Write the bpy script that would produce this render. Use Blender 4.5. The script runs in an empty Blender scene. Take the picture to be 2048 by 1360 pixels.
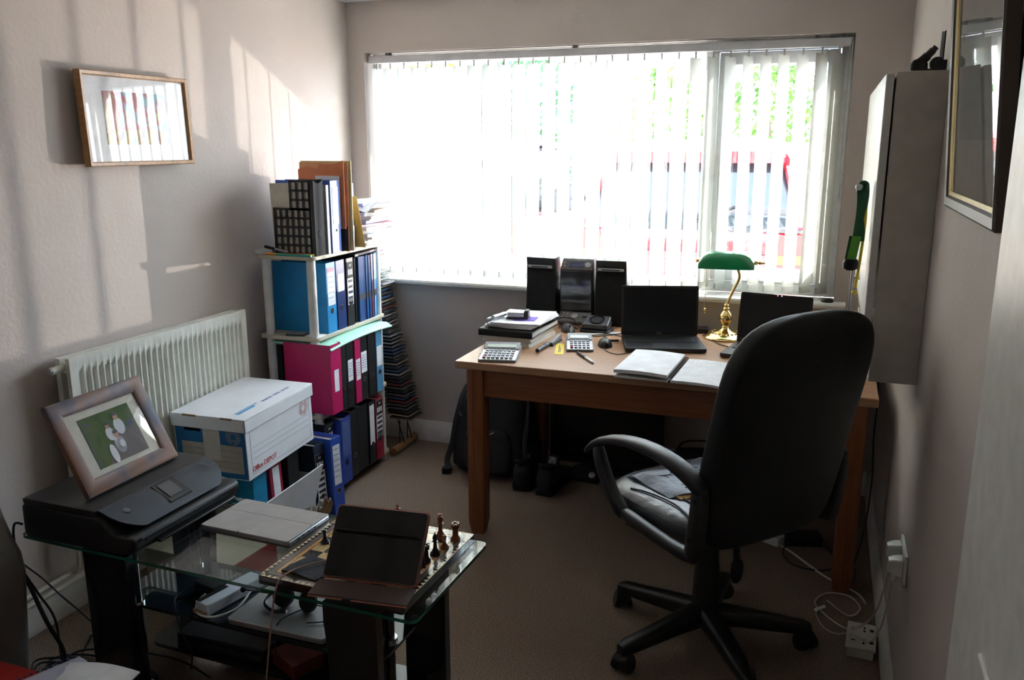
import bpy, bmesh, math, random
from mathutils import Vector, Matrix, Euler
R=math.radians; random.seed(7)
SC=bpy.context.scene; COL=SC.collection
# ---------------------------------------------------------------- camera, world, lights
FPX=1709.87; CAMP=(2.3984,-4.071,1.6); YAW,PITCH,ROLL=.3516,.2252,-.0013
cd=bpy.data.cameras.new('camera'); cam=bpy.data.objects.new('camera',cd); COL.objects.link(cam)
cd.sensor_width=36; cd.lens=FPX/2048*36; cd.clip_start=.02; cd.clip_end=200
fw=Vector((-math.sin(YAW)*math.cos(PITCH),math.cos(YAW)*math.cos(PITCH),-math.sin(PITCH)))
rt=Vector((math.cos(YAW),math.sin(YAW),0)); up=rt.cross(fw)
r2=math.cos(ROLL)*rt+math.sin(ROLL)*up; u2=-math.sin(ROLL)*rt+math.cos(ROLL)*up
mw=Matrix((r2,u2,-fw)).transposed().to_4x4(); mw.translation=CAMP; cam.matrix_world=mw
SC.camera=cam
SC.view_settings.view_transform='Standard'; SC.view_settings.look='None'
SC.view_settings.gamma=1; SC.view_settings.use_curve_mapping=False
SC.view_settings.exposure=2.38
W=bpy.data.worlds.new('sky'); SC.world=W; W.use_nodes=True
bg=W.node_tree.nodes['Background']; bg.inputs[0].default_value=(.68,.84,1.0,1); bg.inputs[1].default_value=3.0
def light(name,kind,loc,energy,color=(1,1,1),**k):
    l=bpy.data.lights.new(name,kind); l.energy=energy; l.color=color
    for a,b in k.items(): setattr(l,a,b)
    o=bpy.data.objects.new(name,l); COL.objects.link(o); o.location=loc; return o
def aim(o,d): o.rotation_euler=Vector(d).to_track_quat('-Z','Y').to_euler()
sun=light('sun','SUN',(0,6,8),14,(1,.96,.90),angle=R(.6)); aim(sun,(.62,-.60,-.66))
glint=light('tailgate_glint','SPOT',(1.9,1.97,.98),78,(1,.94,.85),spot_size=R(60),spot_blend=.03,shadow_soft_size=.012,specular_factor=.25)  # added spot lamp standing in for sun bounced off the red car's tailgate
aim(glint,(-1.9,-4.1,-.94))
port=light('window_portal','AREA',(1.27,.24,1.48),1,shape='RECTANGLE',size=2.4,size_y=1.2); aim(port,(0,-1,0)); port.data.cycles.is_portal=True
# ---------------------------------------------------------------- materials
MATS={}
def mat(name,col,rough=.6,metal=0,spec=.5,noise=0,nscale=20,stretch=(1,1,1),col2=None,bump=0,bscale=None,coat=0,trans=0,ior=1.45,emit=None):
    if name in MATS: return MATS[name]
    m=bpy.data.materials.new(name); m.use_nodes=True; nt=m.node_tree; p=nt.nodes['Principled BSDF']
    p.inputs['Roughness'].default_value=rough; p.inputs['Metallic'].default_value=metal
    p.inputs['Specular IOR Level'].default_value=spec; p.inputs['Coat Weight'].default_value=coat
    p.inputs['Transmission Weight'].default_value=trans; p.inputs['IOR'].default_value=ior
    c=(*col,1); p.inputs['Base Color'].default_value=c
    tc=nt.nodes.new('ShaderNodeTexCoord'); mp=nt.nodes.new('ShaderNodeMapping'); mp.inputs['Scale'].default_value=stretch
    nt.links.new(tc.outputs['Object'],mp.inputs[0])
    n=nt.nodes.new('ShaderNodeTexNoise'); n.inputs['Scale'].default_value=nscale; n.inputs['Detail'].default_value=5
    nt.links.new(mp.outputs[0],n.inputs['Vector'])
    rp=nt.nodes.new('ShaderNodeValToRGB')
    if col2 is None:
        k=noise or .06; a=[max(0,x*(1-k)) for x in col]; b=[min(1,x*(1+k)) for x in col]
    else: a,b=col,col2
    rp.color_ramp.elements[0].position=.35; rp.color_ramp.elements[1].position=.65
    rp.color_ramp.elements[0].color=(*a,1); rp.color_ramp.elements[1].color=(*b,1)
    nt.links.new(n.outputs['Fac'],rp.inputs[0]); nt.links.new(rp.outputs[0],p.inputs['Base Color'])
    if bump:
        bn=nt.nodes.new('ShaderNodeTexNoise'); bn.inputs['Scale'].default_value=bscale or nscale; bn.inputs['Detail'].default_value=3
        nt.links.new(mp.outputs[0],bn.inputs['Vector'])
        b=nt.nodes.new('ShaderNodeBump'); b.inputs['Strength'].default_value=bump; b.inputs['Distance'].default_value=.01
        nt.links.new(bn.outputs['Fac'],b.inputs['Height']); nt.links.new(b.outputs[0],p.inputs['Normal'])
    if emit: p.inputs['Emission Color'].default_value=(*emit[0],1); p.inputs['Emission Strength'].default_value=emit[1]
    MATS[name]=m; return m
def thin_glass(name,tint=(1,1,1),gloss=.08):
    m=bpy.data.materials.new(name); m.use_nodes=True; nt=m.node_tree; nt.nodes.remove(nt.nodes['Principled BSDF'])
    out=nt.nodes['Material Output']; t=nt.nodes.new('ShaderNodeBsdfTransparent'); t.inputs[0].default_value=(*tint,1)
    g=nt.nodes.new('ShaderNodeBsdfGlossy'); g.inputs['Roughness'].default_value=.01
    lw=nt.nodes.new('ShaderNodeLayerWeight'); lw.inputs[0].default_value=.5
    pw=nt.nodes.new('ShaderNodeMath'); pw.operation='POWER'; pw.inputs[1].default_value=4.5; nt.links.new(lw.outputs['Facing'],pw.inputs[0])
    f=nt.nodes.new('ShaderNodeMath'); f.operation='MULTIPLY_ADD'; f.inputs[1].default_value=.9; f.inputs[2].default_value=gloss*.5; nt.links.new(pw.outputs[0],f.inputs[0])
    mx=nt.nodes.new('ShaderNodeMixShader'); nt.links.new(f.outputs[0],mx.inputs[0]); nt.links.new(t.outputs[0],mx.inputs[1]); nt.links.new(g.outputs[0],mx.inputs[2])
    nt.links.new(mx.outputs[0],out.inputs[0]); MATS[name]=m; return m
def slat_mat():
    m=bpy.data.materials.new('blind_fabric'); m.use_nodes=True; nt=m.node_tree; nt.nodes.remove(nt.nodes['Principled BSDF'])
    out=nt.nodes['Material Output']; d=nt.nodes.new('ShaderNodeBsdfDiffuse'); t=nt.nodes.new('ShaderNodeBsdfTranslucent')
    tc=nt.nodes.new('ShaderNodeTexCoord'); n=nt.nodes.new('ShaderNodeTexNoise'); n.inputs['Scale'].default_value=260
    nt.links.new(tc.outputs['Object'],n.inputs['Vector'])
    rp=nt.nodes.new('ShaderNodeValToRGB'); rp.color_ramp.elements[0].color=(.76,.765,.73,1); rp.color_ramp.elements[1].color=(.84,.845,.81,1)
    nt.links.new(n.outputs[0],rp.inputs[0]); nt.links.new(rp.outputs[0],d.inputs[0]); nt.links.new(rp.outputs[0],t.inputs[0])
    mx=nt.nodes.new('ShaderNodeMixShader'); mx.inputs[0].default_value=.36
    nt.links.new(d.outputs[0],mx.inputs[1]); nt.links.new(t.outputs[0],mx.inputs[2]); nt.links.new(mx.outputs[0],out.inputs[0]); return m
wallp=mat('wall_paint',(.60,.525,.48),.75,noise=.03,nscale=3,bump=.12,bscale=60)
ceilm=mat('ceiling_paint',(.8,.79,.77),.8)
whitegloss=mat('white_gloss_paint',(.82,.81,.77),.35,bump=.03,bscale=30)
upvc=mat('white_upvc',(.82,.83,.83),.3)
radm=mat('radiator_enamel',(.80,.80,.72),.35)
carpet=mat('carpet',(.17,.12,.088),.95,spec=.1,nscale=230,col2=(.46,.355,.275),bump=.9,bscale=250)
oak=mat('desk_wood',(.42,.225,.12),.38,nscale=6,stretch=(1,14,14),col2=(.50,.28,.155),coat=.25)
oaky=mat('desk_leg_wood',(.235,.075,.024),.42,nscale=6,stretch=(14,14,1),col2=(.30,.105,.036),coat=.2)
pine=mat('light_wood',(.55,.40,.24),.5,nscale=8,stretch=(1,10,10),col2=(.62,.46,.29))
goldwood=mat('gold_wood',(.40,.21,.085),.35,nscale=9,stretch=(9,1,9),col2=(.5,.28,.12))
black=mat('black_plastic',(.012,.012,.013),.38)
blackm=mat('black_matte',(.014,.014,.015),.7)
leather=mat('black_leather',(.009,.010,.012),.5,bump=.06,bscale=160,spec=.35)
dgrey=mat('dark_grey_plastic',(.05,.052,.058),.4)
mgrey=mat('mid_grey_plastic',(.22,.22,.23),.4)
silver=mat('silver_plastic',(.45,.46,.48),.32,metal=.6)
chrome=mat('chrome',(.8,.8,.8),.12,metal=1)
brass=mat('polished_brass',(.83,.62,.25),.16,metal=1)
paper=mat('paper_white',(.88,.89,.92),.7)
paperg=mat('paper_edges',(.62,.60,.57),.8,nscale=120,stretch=(1,1,14),col2=(.8,.78,.75))
cream=mat('cream_paper',(.72,.68,.58),.7)
ink=mat('ink',(.05,.05,.07),.6)
inkb=mat('blue_ink',(.07,.17,.42),.6)
inkr=mat('red_ink',(.6,.04,.04),.6)
black_board=mat('binder_black',(.018,.018,.02),.42)
navy=mat('binder_navy',(.012,.035,.16),.4)
royal=mat('binder_royal_blue',(.035,.10,.50),.4)
cyan=mat('binder_cyan',(.02,.28,.62),.42)
dblue=mat('cover_deep_blue',(.03,.09,.26),.4)
pink=mat('binder_pink',(.52,.015,.12),.4)
crims=mat('binder_crimson',(.36,.02,.055),.4)
shelfw=mat('shelf_beige',(.60,.54,.43),.5)
postw=mat('post_white',(.78,.78,.76),.35)
cardw=mat('carton_white',(.84,.86,.90),.65,noise=.04,nscale=8)
cardb=mat('carton_blue',(.015,.16,.40),.6)
cardn=mat('carton_brown',(.36,.24,.14),.85)
mint=mat('mint_folder',(.42,.78,.62),.5)
orange=mat('orange_folder',(.78,.27,.12),.6)
buff=mat('buff_folder',(.72,.60,.30),.6)
yellow=mat('yellow_plastic',(.85,.60,.02),.5)
# ---------------------------------------------------------------- mesh building
class B:
    def __init__(s): s.v=[];s.f=[];s.m=Matrix.Identity(4)
    def at(s,loc=(0,0,0),rot=(0,0,0)): s.m=Matrix.Translation(loc)@Euler([R(a) for a in rot]).to_matrix().to_4x4(); return s
    def add(s,vs,fs):
        k=len(s.v); s.v+=[tuple(s.m@Vector(p)) for p in vs]; s.f+=[[k+i for i in f] for f in fs]; return s
    def box(s,x0,y0,z0,x1,y1,z1):
        return s.add([(x0,y0,z0),(x1,y0,z0),(x1,y1,z0),(x0,y1,z0),(x0,y0,z1),(x1,y0,z1),(x1,y1,z1),(x0,y1,z1)],
          [(0,3,2,1),(4,5,6,7),(0,1,5,4),(1,2,6,5),(2,3,7,6),(3,0,4,7)])
    def hexa(s,p8): return s.add(p8,[(0,3,2,1),(4,5,6,7),(0,1,5,4),(1,2,6,5),(2,3,7,6),(3,0,4,7)])
    def prism(s,poly,a,b,axis='z'):
        n=len(poly)
        def P(u,v,w): return {'z':(u,v,w),'y':(u,w,v),'x':(w,u,v)}[axis]
        vs=[P(u,v,a) for u,v in poly]+[P(u,v,b) for u,v in poly]
        fs=[list(range(n))[::-1],list(range(n,2*n))]+[(i,(i+1)%n,n+(i+1)%n,n+i) for i in range(n)]
        if axis=='y': fs=[list(f)[::-1] for f in fs]
        return s.add(vs,fs)
    def loft(s,secs,cap=True,closed=False):
        n=len(secs[0]); vs=[p for c in secs for p in c]; fs=[]; m=len(secs)
        for i in range(m if closed else m-1):
            j=(i+1)%m
            for k in range(n): fs.append((i*n+k,i*n+(k+1)%n,j*n+(k+1)%n,j*n+k))
        if cap and not closed: fs+=[list(range(n))[::-1],[(m-1)*n+k for k in range(n)]]
        return s.add(vs,fs)
    def cyl(s,p0,p1,r0,r1=None,n=16):
        r1=r0 if r1 is None else r1; p0,p1=Vector(p0),Vector(p1); d=(p1-p0).normalized()
        u=d.orthogonal().normalized(); w=d.cross(u)
        return s.loft([[tuple(p+r*(math.cos(2*math.pi*i/n)*u+math.sin(2*math.pi*i/n)*w)) for i in range(n)] for p,r in ((p0,r0),(p1,r1))])
    def tube(s,pts,r,n=8,smooth=True,sub=6,flat=1):
        P=[Vector(p) for p in pts]
        if smooth and len(P)>2:
            Q=[]
            for i in range(len(P)-1):
                a,b,c,d=P[max(i-1,0)],P[i],P[i+1],P[min(i+2,len(P)-1)]
                for k in range(sub):
                    t=k/sub; Q.append(.5*((2*b)+(-a+c)*t+(2*a-5*b+4*c-d)*t*t+(-a+3*b-3*c+d)*t**3))
            Q.append(P[-1]); P=Q
        secs=[]; u=None
        for i,p in enumerate(P):
            d=(P[min(i+1,len(P)-1)]-P[max(i-1,0)])
            d=d.normalized() if d.length>1e-9 else Vector((0,0,1))
            u=(d.orthogonal() if u is None else (u-d*u.dot(d))).normalized(); w=d.cross(u)
            rr=r[min(len(r)-1,int(i*len(r)/len(P)))] if isinstance(r,(list,tuple)) else r
            secs.append([tuple(p+rr*(math.cos(2*math.pi*k/n)*u+flat*math.sin(2*math.pi*k/n)*w)) for k in range(n)])
        return s.loft(secs)
    def lathe(s,prof,c=(0,0,0),n=24):
        return s.loft([[(c[0]+max(r,1e-4)*math.cos(2*math.pi*i/n),c[1]+max(r,1e-4)*math.sin(2*math.pi*i/n),c[2]+z) for i in range(n)] for r,z in prof])
    def sphere(s,c,r,n=16,sc=(1,1,1)):
        m=n//2
        return s.loft([[(c[0]+sc[0]*r*math.sin(math.pi*(j+.02)/(m+.04))*math.cos(2*math.pi*i/n),c[1]+sc[1]*r*math.sin(math.pi*(j+.02)/(m+.04))*math.sin(2*math.pi*i/n),c[2]-sc[2]*r*math.cos(math.pi*(j+.02)/(m+.04))) for i in range(n)] for j in range(m+1)])
    def sheet(s,fn,nu,nv,t=.001):
        g=[[Vector(fn(i/nu,j/nv)) for j in range(nv+1)] for i in range(nu+1)]; k=(nu+1)*(nv+1)
        vs=[tuple(g[i][j]) for i in range(nu+1) for j in range(nv+1)]
        N=[]
        for i in range(nu+1):
            for j in range(nv+1):
                a=g[min(i+1,nu)][j]-g[max(i-1,0)][j]; b=g[i][min(j+1,nv)]-g[i][max(j-1,0)]
                N.append(a.cross(b).normalized())
        vs+=[tuple(Vector(v)-q*t) for v,q in zip(vs,N)]
        I=lambda i,j:i*(nv+1)+j; fs=[]
        for i in range(nu):
            for j in range(nv):
                q=(I(i,j),I(i+1,j),I(i+1,j+1),I(i,j+1)); fs.append(q); fs.append(tuple(k+a for a in q[::-1]))
        rim=[I(i,0) for i in range(nu)]+[I(nu,j) for j in range(nv)]+[I(i,nv) for i in range(nu,0,-1)]+[I(0,j) for j in range(nv,0,-1)]
        for a,b in zip(rim,rim[1:]+rim[:1]): fs.append((b,a,a+k,b+k))
        return s.add(vs,fs)
def sup(cx,cy,cz,rx,ry,e=4,n=28,u=(1,0,0),v=(0,1,0)):
    out=[]
    for i in range(n):
        a=2*math.pi*i/n; c,s_=math.cos(a),math.sin(a)
        x=rx*math.copysign(abs(c)**(2/e),c); y=ry*math.copysign(abs(s_)**(2/e),s_)
        out.append((cx+x*u[0]+y*v[0],cy+x*u[1]+y*v[1],cz+x*u[2]+y*v[2]))
    return out
def rrect(x0,y0,x1,y1,r,n=4):
    out=[]
    for cx,cy,a0 in ((x1-r,y1-r,0),(x0+r,y1-r,90),(x0+r,y0+r,180),(x1-r,y0+r,270)):
        for k in range(n+1):
            a=R(a0+90*k/n); out.append((cx+r*math.cos(a),cy+r*math.sin(a)))
    return out
def obj(name,b,m,parent=None,bevel=0,seg=2,sub=0,ang=35,loc=None,rot=None):
    me=bpy.data.meshes.new(name); me.from_pydata(b.v,[],b.f); me.validate()
    bm=bmesh.new(); bm.from_mesh(me); bmesh.ops.recalc_face_normals(bm,faces=bm.faces); bm.to_mesh(me); bm.free()
    me.materials.append(m)
    for p in me.polygons: p.use_smooth=True
    me.set_sharp_from_angle(angle=R(ang))
    o=bpy.data.objects.new(name,me); COL.objects.link(o)
    if bevel:
        d=o.modifiers.new('bevel','BEVEL'); d.width=bevel; d.segments=seg; d.limit_method='ANGLE'; d.angle_limit=R(40)
    if sub:
        d=o.modifiers.new('subsurf','SUBSURF'); d.levels=sub; d.render_levels=sub
    if loc: o.location=loc
    if rot: o.rotation_euler=[R(a) for a in rot]
    if parent is not None:
        o.parent=parent
        if parent.get('wp'): o.matrix_parent_inverse=parent['_m'] if False else Matrix.Translation(-Vector(parent.location))
    return o
def tag(o,label,cat,group=None,kind=None):
    if label: o['label']=label
    if cat: o['category']=cat
    if group: o['group']=group
    if kind: o['kind']=kind
    return o
def thing(name,label,cat,loc=(0,0,0),rotz=0,group=None,rot=None):
    o=bpy.data.objects.new(name,None); o.empty_display_size=.05; COL.objects.link(o); o.location=loc
    o.rotation_euler=[R(a) for a in rot] if rot else (0,0,R(rotz))
    return tag(o,label,cat,group)
def single(name,b,m,label,cat,group=None,loc=None,rot=None,**k):
    return tag(obj(name,b,m,None,loc=loc,rot=rot,**k),label,cat,group)
def struct(name,b,m,**k):
    o=obj(name,b,m,**k); o['kind']='structure'; return o
def kids(o): return [c for c in bpy.data.objects if c.parent==o]
def dup(o,label=None,loc=None,rot=None,parent=None,top=True):
    c=o.copy(); COL.objects.link(c)
    if parent is not None: c.parent=parent
    if label: c['label']=label
    if loc is not None: c.location=loc
    if rot is not None: c.rotation_euler=[R(a) for a in rot]
    for ch in kids(o): dup(ch,parent=c)
    return c
def text(name,s,size,m,parent,loc,rot,ext=.0004,align='CENTER',sx=1):
    cu=bpy.data.curves.new(name,'FONT'); cu.body=s; cu.size=size; cu.extrude=ext; cu.align_x=align; cu.align_y='CENTER'; cu.resolution_u=2
    t=bpy.data.objects.new(name,cu); COL.objects.link(t); bpy.context.view_layer.update()
    me=bpy.data.meshes.new_from_object(t.evaluated_get(bpy.context.evaluated_depsgraph_get()))
    bpy.data.objects.remove(t); me.materials.clear(); me.materials.append(m); me.name=name
    o=bpy.data.objects.new(name,me); COL.objects.link(o); o.location=loc; o.rotation_euler=[R(a) for a in rot]; o.scale=(sx,1,1); o.parent=parent; return o
# ---------------------------------------------------------------- room shell
XW=2.674; HC=2.307; YB=-5.2
WL,WR,WB,WT=.094,2.453,.905,2.058
struct('floor',B().box(-.1,YB-.1,-.06,XW+.1,.20,0),carpet)
struct('ceiling',B().box(-.1,YB-.1,HC,XW+.1,.20,HC+.06),ceilm)
struct('wall_left',B().box(-.12,YB,0,0,.20,HC),wallp)
struct('wall_right',B().box(XW,YB,0,XW+.12,.20,HC),wallp)
struct('wall_front',B().box(0,YB-.1,0,XW,YB,HC),wallp)
struct('wall_back',B().box(0,0,0,XW,.20,WB-.03).box(0,0,WT,XW,.20,HC).box(0,0,WB-.03,WL,.20,WT).box(WR,0,WB-.03,XW,.20,WT),wallp)
def skirt(name,x0,y0,x1,y1,nx,ny,h=.115,t=.016):
    # moulded skirting board: profile swept between two points
    pr=[(0,0),(t,0),(t,h*.72),(t*.75,h*.78),(t*.7,h*.88),(t*.35,h*.95),(t*.3,h),(0,h)]
    b=B(); b.loft([[(x+nx*u,y+ny*u,v) for u,v in pr] for x,y in ((x0,y0),(x1,y1))]); struct(name,b,whitegloss)
skirt('baseboard_left',0,YB,0,0,1,0); skirt('baseboard_back',.016,0,XW-.016,0,0,-1); skirt('baseboard_right',XW,YB,XW,0,-1,0)
struct('trim_1',B().loft([[(x,y,z) for y,z in ((.10,WB-.03),(-.045,WB-.03),(-.058,WB-.024),(-.062,WB-.012),(-.058,WB-.003),(-.045,WB),(.10,WB))] for x in (WL-.04,WR+.05)]),whitegloss)  # window board
# window: frame with fixed pane, mullion and opening casement on the right
YF=.10
fb=B(); d0,d1=YF,YF+.07
fb.box(WL,d0,WB,WL+.05,d1,WT); fb.box(WR-.05,d0,WB,WR,d1,WT); fb.box(WL+.05,d0,WB,WR-.05,d1,WB+.055); fb.box(WL+.05,d0,WT-.05,WR-.05,d1,WT)
fb.box(.725,d0+.012,WB+.055,.765,d1,WT-.05); fb.box(1.82,d0,WB+.055,1.88,d1,WT-.05)
wf=struct('window_1',fb,upvc,bevel=.004)
sb=B(); sb.box(1.885,d0-.015,WB+.06,1.935,d1-.005,WT-.055).box(WR-.103,d0-.015,WB+.06,WR-.053,d1-.005,WT-.055).box(1.935,d0-.015,WB+.06,WR-.103,d1-.005,WB+.115).box(1.935,d0-.015,WT-.11,WR-.103,d1-.005,WT-.055)
obj('casement_frame',sb,upvc,wf,bevel=.004)
hb=B().box(1.9,d0-.03,1.42,1.92,d0-.015,1.50).tube([(1.91,d0-.03,1.46),(1.91,d0-.045,1.46),(1.91,d0-.047,1.40),(1.91,d0-.047,1.34)],.008)
obj('handle',hb,upvc,wf)
wg=thin_glass('window_glass')
obj('pane',B().box(.765,.14,WB+.055,1.82,.144,WT-.05),wg,wf); obj('pane',B().box(WL+.05,.14,WB+.055,.725,.144,WT-.05),wg,wf); obj('pane',B().box(1.935,.135,WB+.115,WR-.103,.139,WT-.11),wg,wf)
# white door leaf standing open against the right wall near the camera
db=B().box(2.650,-3.35,.01,2.672,-2.58,2.0)
dr=struct('door_1',db,whitegloss,bevel=.004)
obj('door_panel',B().box(2.644,-3.25,1.05,2.652,-2.83,1.9).box(2.644,-3.25,.2,2.652,-2.83,.9),whitegloss,dr,bevel=.006)
# ---------------------------------------------------------------- vertical blind
bl=thing('vertical_blind','cream vertical slat blind hanging across the whole window','blind',(1.27,.05,WT))
bl['wp']=1
obj('headrail',B().box(WL+.008,.03,WT-.05,WR-.012,.072,WT-.014),mat('rail_grey',(.66,.66,.68),.4),bl,bevel=.003)
for bx_ in (.2,1.2,2.29,2.38): obj('rail_bracket',B().box(bx_,.035,WT-.014,bx_+.022,.065,WT-.001),mgrey,bl)
sm=slat_mat(); NS=30; sp=(WR-WL-.10)/(NS-1); th=56
hw=.041; slat0=None; hang=mat('hanger_clear',(.6,.58,.5),.4)
for i in range(NS):
    x=WL+.05+i*sp+random.uniform(-.003,.003); a=R((52+10*min(1,i/18) if i<22 else 62-8*(i-21)/8)+random.uniform(-2.0,2.0)); 
    if i==NS-1: x-=.012
    if i==0: a=R(th+14)
    c,s=math.cos(a),math.sin(a); lean=random.uniform(-.004,.004)
    def f(u,v,x=x,c=c,s=s,lean=lean):
        q=(u-.5)*2*hw; bow=.004*(1-((u-.5)*2)**2)
        return (x+q*c-bow*s+lean*(1-v),.052+q*s+bow*c,.93+v*(WT-.075-.93))
    obj('slat',B().sheet(f,6,10,.0008),sm,bl)
    hb=B().box(x-.004,.048,WT-.078,x+.004,.056,WT-.048)
    obj('hanger',hb,hang,bl)
    wb=B(); wb.at((x+lean,.052,0),(0,0,math.degrees(a))).box(-hw+.003,-.004,.928,hw-.003,.004,.957)
    obj('slat_weight',wb,sm,bl)
for sg in (-1,1):
  ch=B()
  for i in range(NS-1):
    x=WL+.05+i*sp; c,s=math.cos(R(th)),math.sin(R(th))
    ch.tube([(x+sg*hw*c,.052+sg*hw*s,.934),(x+sp/2+sg*hw*c,.052+sg*hw*s,.922),(x+sp+sg*hw*c,.052+sg*hw*s,.934)],.0012,5,sub=3)
  obj('bottom_chain',ch,mat('chain_white',(.75,.75,.72),.4),bl)
obj('control_cord',B().tube([(2.435,.03,WT-.04),(2.436,.03,1.7),(2.434,.03,1.42)],.0016,6).tube([(2.445,.03,WT-.04),(2.446,.03,1.6),(2.44,.03,1.36)],.0016,6).cyl((2.437,.03,1.36),(2.437,.03,1.42),.005),mat('cord_white',(.7,.7,.68),.5),bl)
# ---------------------------------------------------------------- outside
struct('ground',B().box(-14,.20,-.25,16,16,-.15),mat('paving',(.42,.41,.38),.9,noise=.1,nscale=4))
blk=mat('garden_wall_block',(.33,.34,.33),.9,noise=.12,nscale=6)
single('garden_wall',B().box(-9,8.2,-.15,8,8.45,1.55).box(-9,8.15,1.55,8,8.5,1.62),blk,'long grey block garden wall behind the parked cars','wall')
leafm=[mat('leaf_green',(.05,.13,.02),.7,nscale=3,col2=(.13,.25,.04)),mat('leaf_blue_green',(.04,.12,.05),.7,nscale=3,col2=(.08,.2,.09)),mat('leaf_yellow_green',(.16,.23,.03),.7,nscale=3,col2=(.3,.28,.05))]
bark=mat('bark',(.12,.08,.05),.9)
def tree(x,y,h,r,k,label,nm='garden_tree'):
    t=thing(nm,label,'tree' if nm=='garden_tree' else 'bush',(x,y,-.15),group='trees and bushes beyond the drive')
    obj('trunk',B().tube([(0,0,0),(.05,0,h*.4),(-.05,.05,h*.7)],[.11,.08,.05],8),bark,t)
    b=B(); rr=random.Random(int(x*100))
    for i in range(900):
        a=rr.random()*6.283; q=rr.random()**.5; zz=rr.uniform(-1,1); w=math.sqrt(1-zz*zz)
        k2=.7+.3*rr.random(); c=Vector((r*w*math.cos(a)*k2*q**.3,r*w*math.sin(a)*k2,h*.68+h*.34*zz*k2))
        d=Vector((rr.gauss(0,1),rr.gauss(0,1),rr.gauss(0,1))).normalized(); e=d.orthogonal().normalized(); s_=.09
        b.add([tuple(c-e*s_),tuple(c+d*s_*.5-d.cross(e)*s_*.4),tuple(c+e*s_),tuple(c+d.cross(e)*s_*.4)],[(0,1,2,3)])
    obj('foliage',b,leafm[k],t)
tree(-2.6,10.2,3.4,1.0,1,'narrow blue-green tree seen through the middle of the blind'); tree(-.3,10.4,2.9,.9,0,'green bush seen above the red car roof','garden_bush')
tree(1.3,12.2,3.3,.9,0,'green tree above the right half of the car','garden_tree'); tree(3.1,9.8,3.2,.8,2,'yellow-green bush seen at the right edge of the window','garden_bush')
tree(-4.8,10.6,3.6,1.2,2,'yellow-green tree seen left of centre behind the blind','garden_tree')
def car(name,label,x,y,paint,w=1.74,rz=0):
    t=thing(name,label,'car',(x,y,-.15),rz)
    glassd=mat('car_glass',(.02,.028,.035),.05,spec=.8)
    # side profile (y along the length, front towards -y), body width varies with height
    def sec(yy,z0,z1,wb,wt): 
        return [(-wb/2,yy,z0),(-wb/2*1.0,yy,z0+(z1-z0)*.5),(-wt/2,yy,z1-.04),(-wt/2+.08,yy,z1),(wt/2-.08,yy,z1),(wt/2,yy,z1-.04),(wb/2,yy,z0+(z1-z0)*.5),(wb/2,yy,z0)]
    body=[(0,.36,1.08,w*.90,w*.84),(.035,.28,1.18,w*.97,w*.90),(.25,.22,1.21,w,w*.93),(.9,.22,1.19,w,w*.94),(2.4,.22,1.15,w,w*.94),(2.95,.22,1.10,w,w*.92),(3.6,.24,.98,w*.97,w*.88),(3.9,.30,.82,w*.88,w*.80)]
    obj('body',B().loft([sec(*q) for q in body]),paint,t,sub=1)
    cab=[(.05,1.15,1.20,w*.88,w*.86),(.12,1.15,1.42,w*.87,w*.80),(.24,1.15,1.68,w*.88,w*.72),(.6,1.15,1.74,w*.90,w*.70),(1.8,1.12,1.76,w*.90,w*.70),(2.3,1.10,1.66,w*.89,w*.68),(2.95,1.05,1.12,w*.86,w*.78)]
    obj('windows',B().loft([sec(*q) for q in cab]),glassd,t)
    rf=[(.12,1.62,1.70,w*.72,w*.70),(.22,1.66,1.745,w*.73,w*.71),(1.0,1.74,1.785,w*.72,w*.70),(2.2,1.66,1.71,w*.70,w*.68)]
    obj('roof',B().loft([sec(*q) for q in rf]),paint,t)
    for sx in (-1,1):
        obj('pillar',B().tube([(sx*w*.435,.04,1.18),(sx*w*.41,.12,1.42),(sx*w*.365,.22,1.70)],.045,8),paint,t)
        m=B().sphere((sx*(w/2+.09),2.35,1.22),.1,12,(1,.6,.75)).cyl((sx*w*.44,2.35,1.16),(sx*(w/2+.05),2.35,1.20),.02)
        obj('wing_mirror',m,black,t)
        obj('tail_lamp',B().hexa([(sx*w*.34,-.03,.86),(sx*w*.47,.02,.86),(sx*w*.485,.2,.86),(sx*w*.36,.1,.86),(sx*w*.36,-.015,1.14),(sx*w*.46,.03,1.15),(sx*w*.475,.2,1.15),(sx*w*.38,.1,1.14)]),mat('lens_red',(.6,.03,.02),.15),t,bevel=.01)
        obj('indicator',B().hexa([(sx*w*.345,-.036,.94),(sx*w*.45,.004,.94),(sx*w*.45,.05,.94),(sx*w*.36,.05,.94),(sx*w*.35,-.032,1.0),(sx*w*.45,.008,1.0),(sx*w*.45,.05,1.0),(sx*w*.36,.05,1.0)]),mat('amber_lens',(.85,.2,.02),.2),t)
        for yy in (.75,3.15):
            wh=obj('wheel',B().cyl((sx*(w/2-.22),yy,.31),(sx*(w/2+.0),yy,.31),.31,n=24),blackm,t)
            obj('hub',B().cyl((sx*(w/2-.02),yy,.31),(sx*(w/2+.012),yy,.31),.19,n=16),silver,wh)
    obj('rear_bumper',B().loft([[(x,y,z) for x,y in ((-w*.46,.1),(-w*.40,-.05),(w*.40,-.05),(w*.46,.1))] for z in (.34,.60)]),blackm,t,bevel=.02)
    obj('rear_wiper',B().tube([(0,.035,1.22),(.16,.055,1.27),(.34,.075,1.33)],.008,6),blackm,t); obj('tailgate_line',B().box(-w*.33,-.032,1.00,w*.33,-.026,1.008),blackm,t)
    obj('number_plate',B().box(-.26,-.035,.72,.26,-.012,.83),mat('plate_white',(.8,.8,.78),.4),t)
    return t
car('hatchback_car','red hatchback parked close outside, seen through the right half of the blind',1.47,2.06,mat('red_car_paint',(.55,.012,.02),.22,coat=1))
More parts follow.
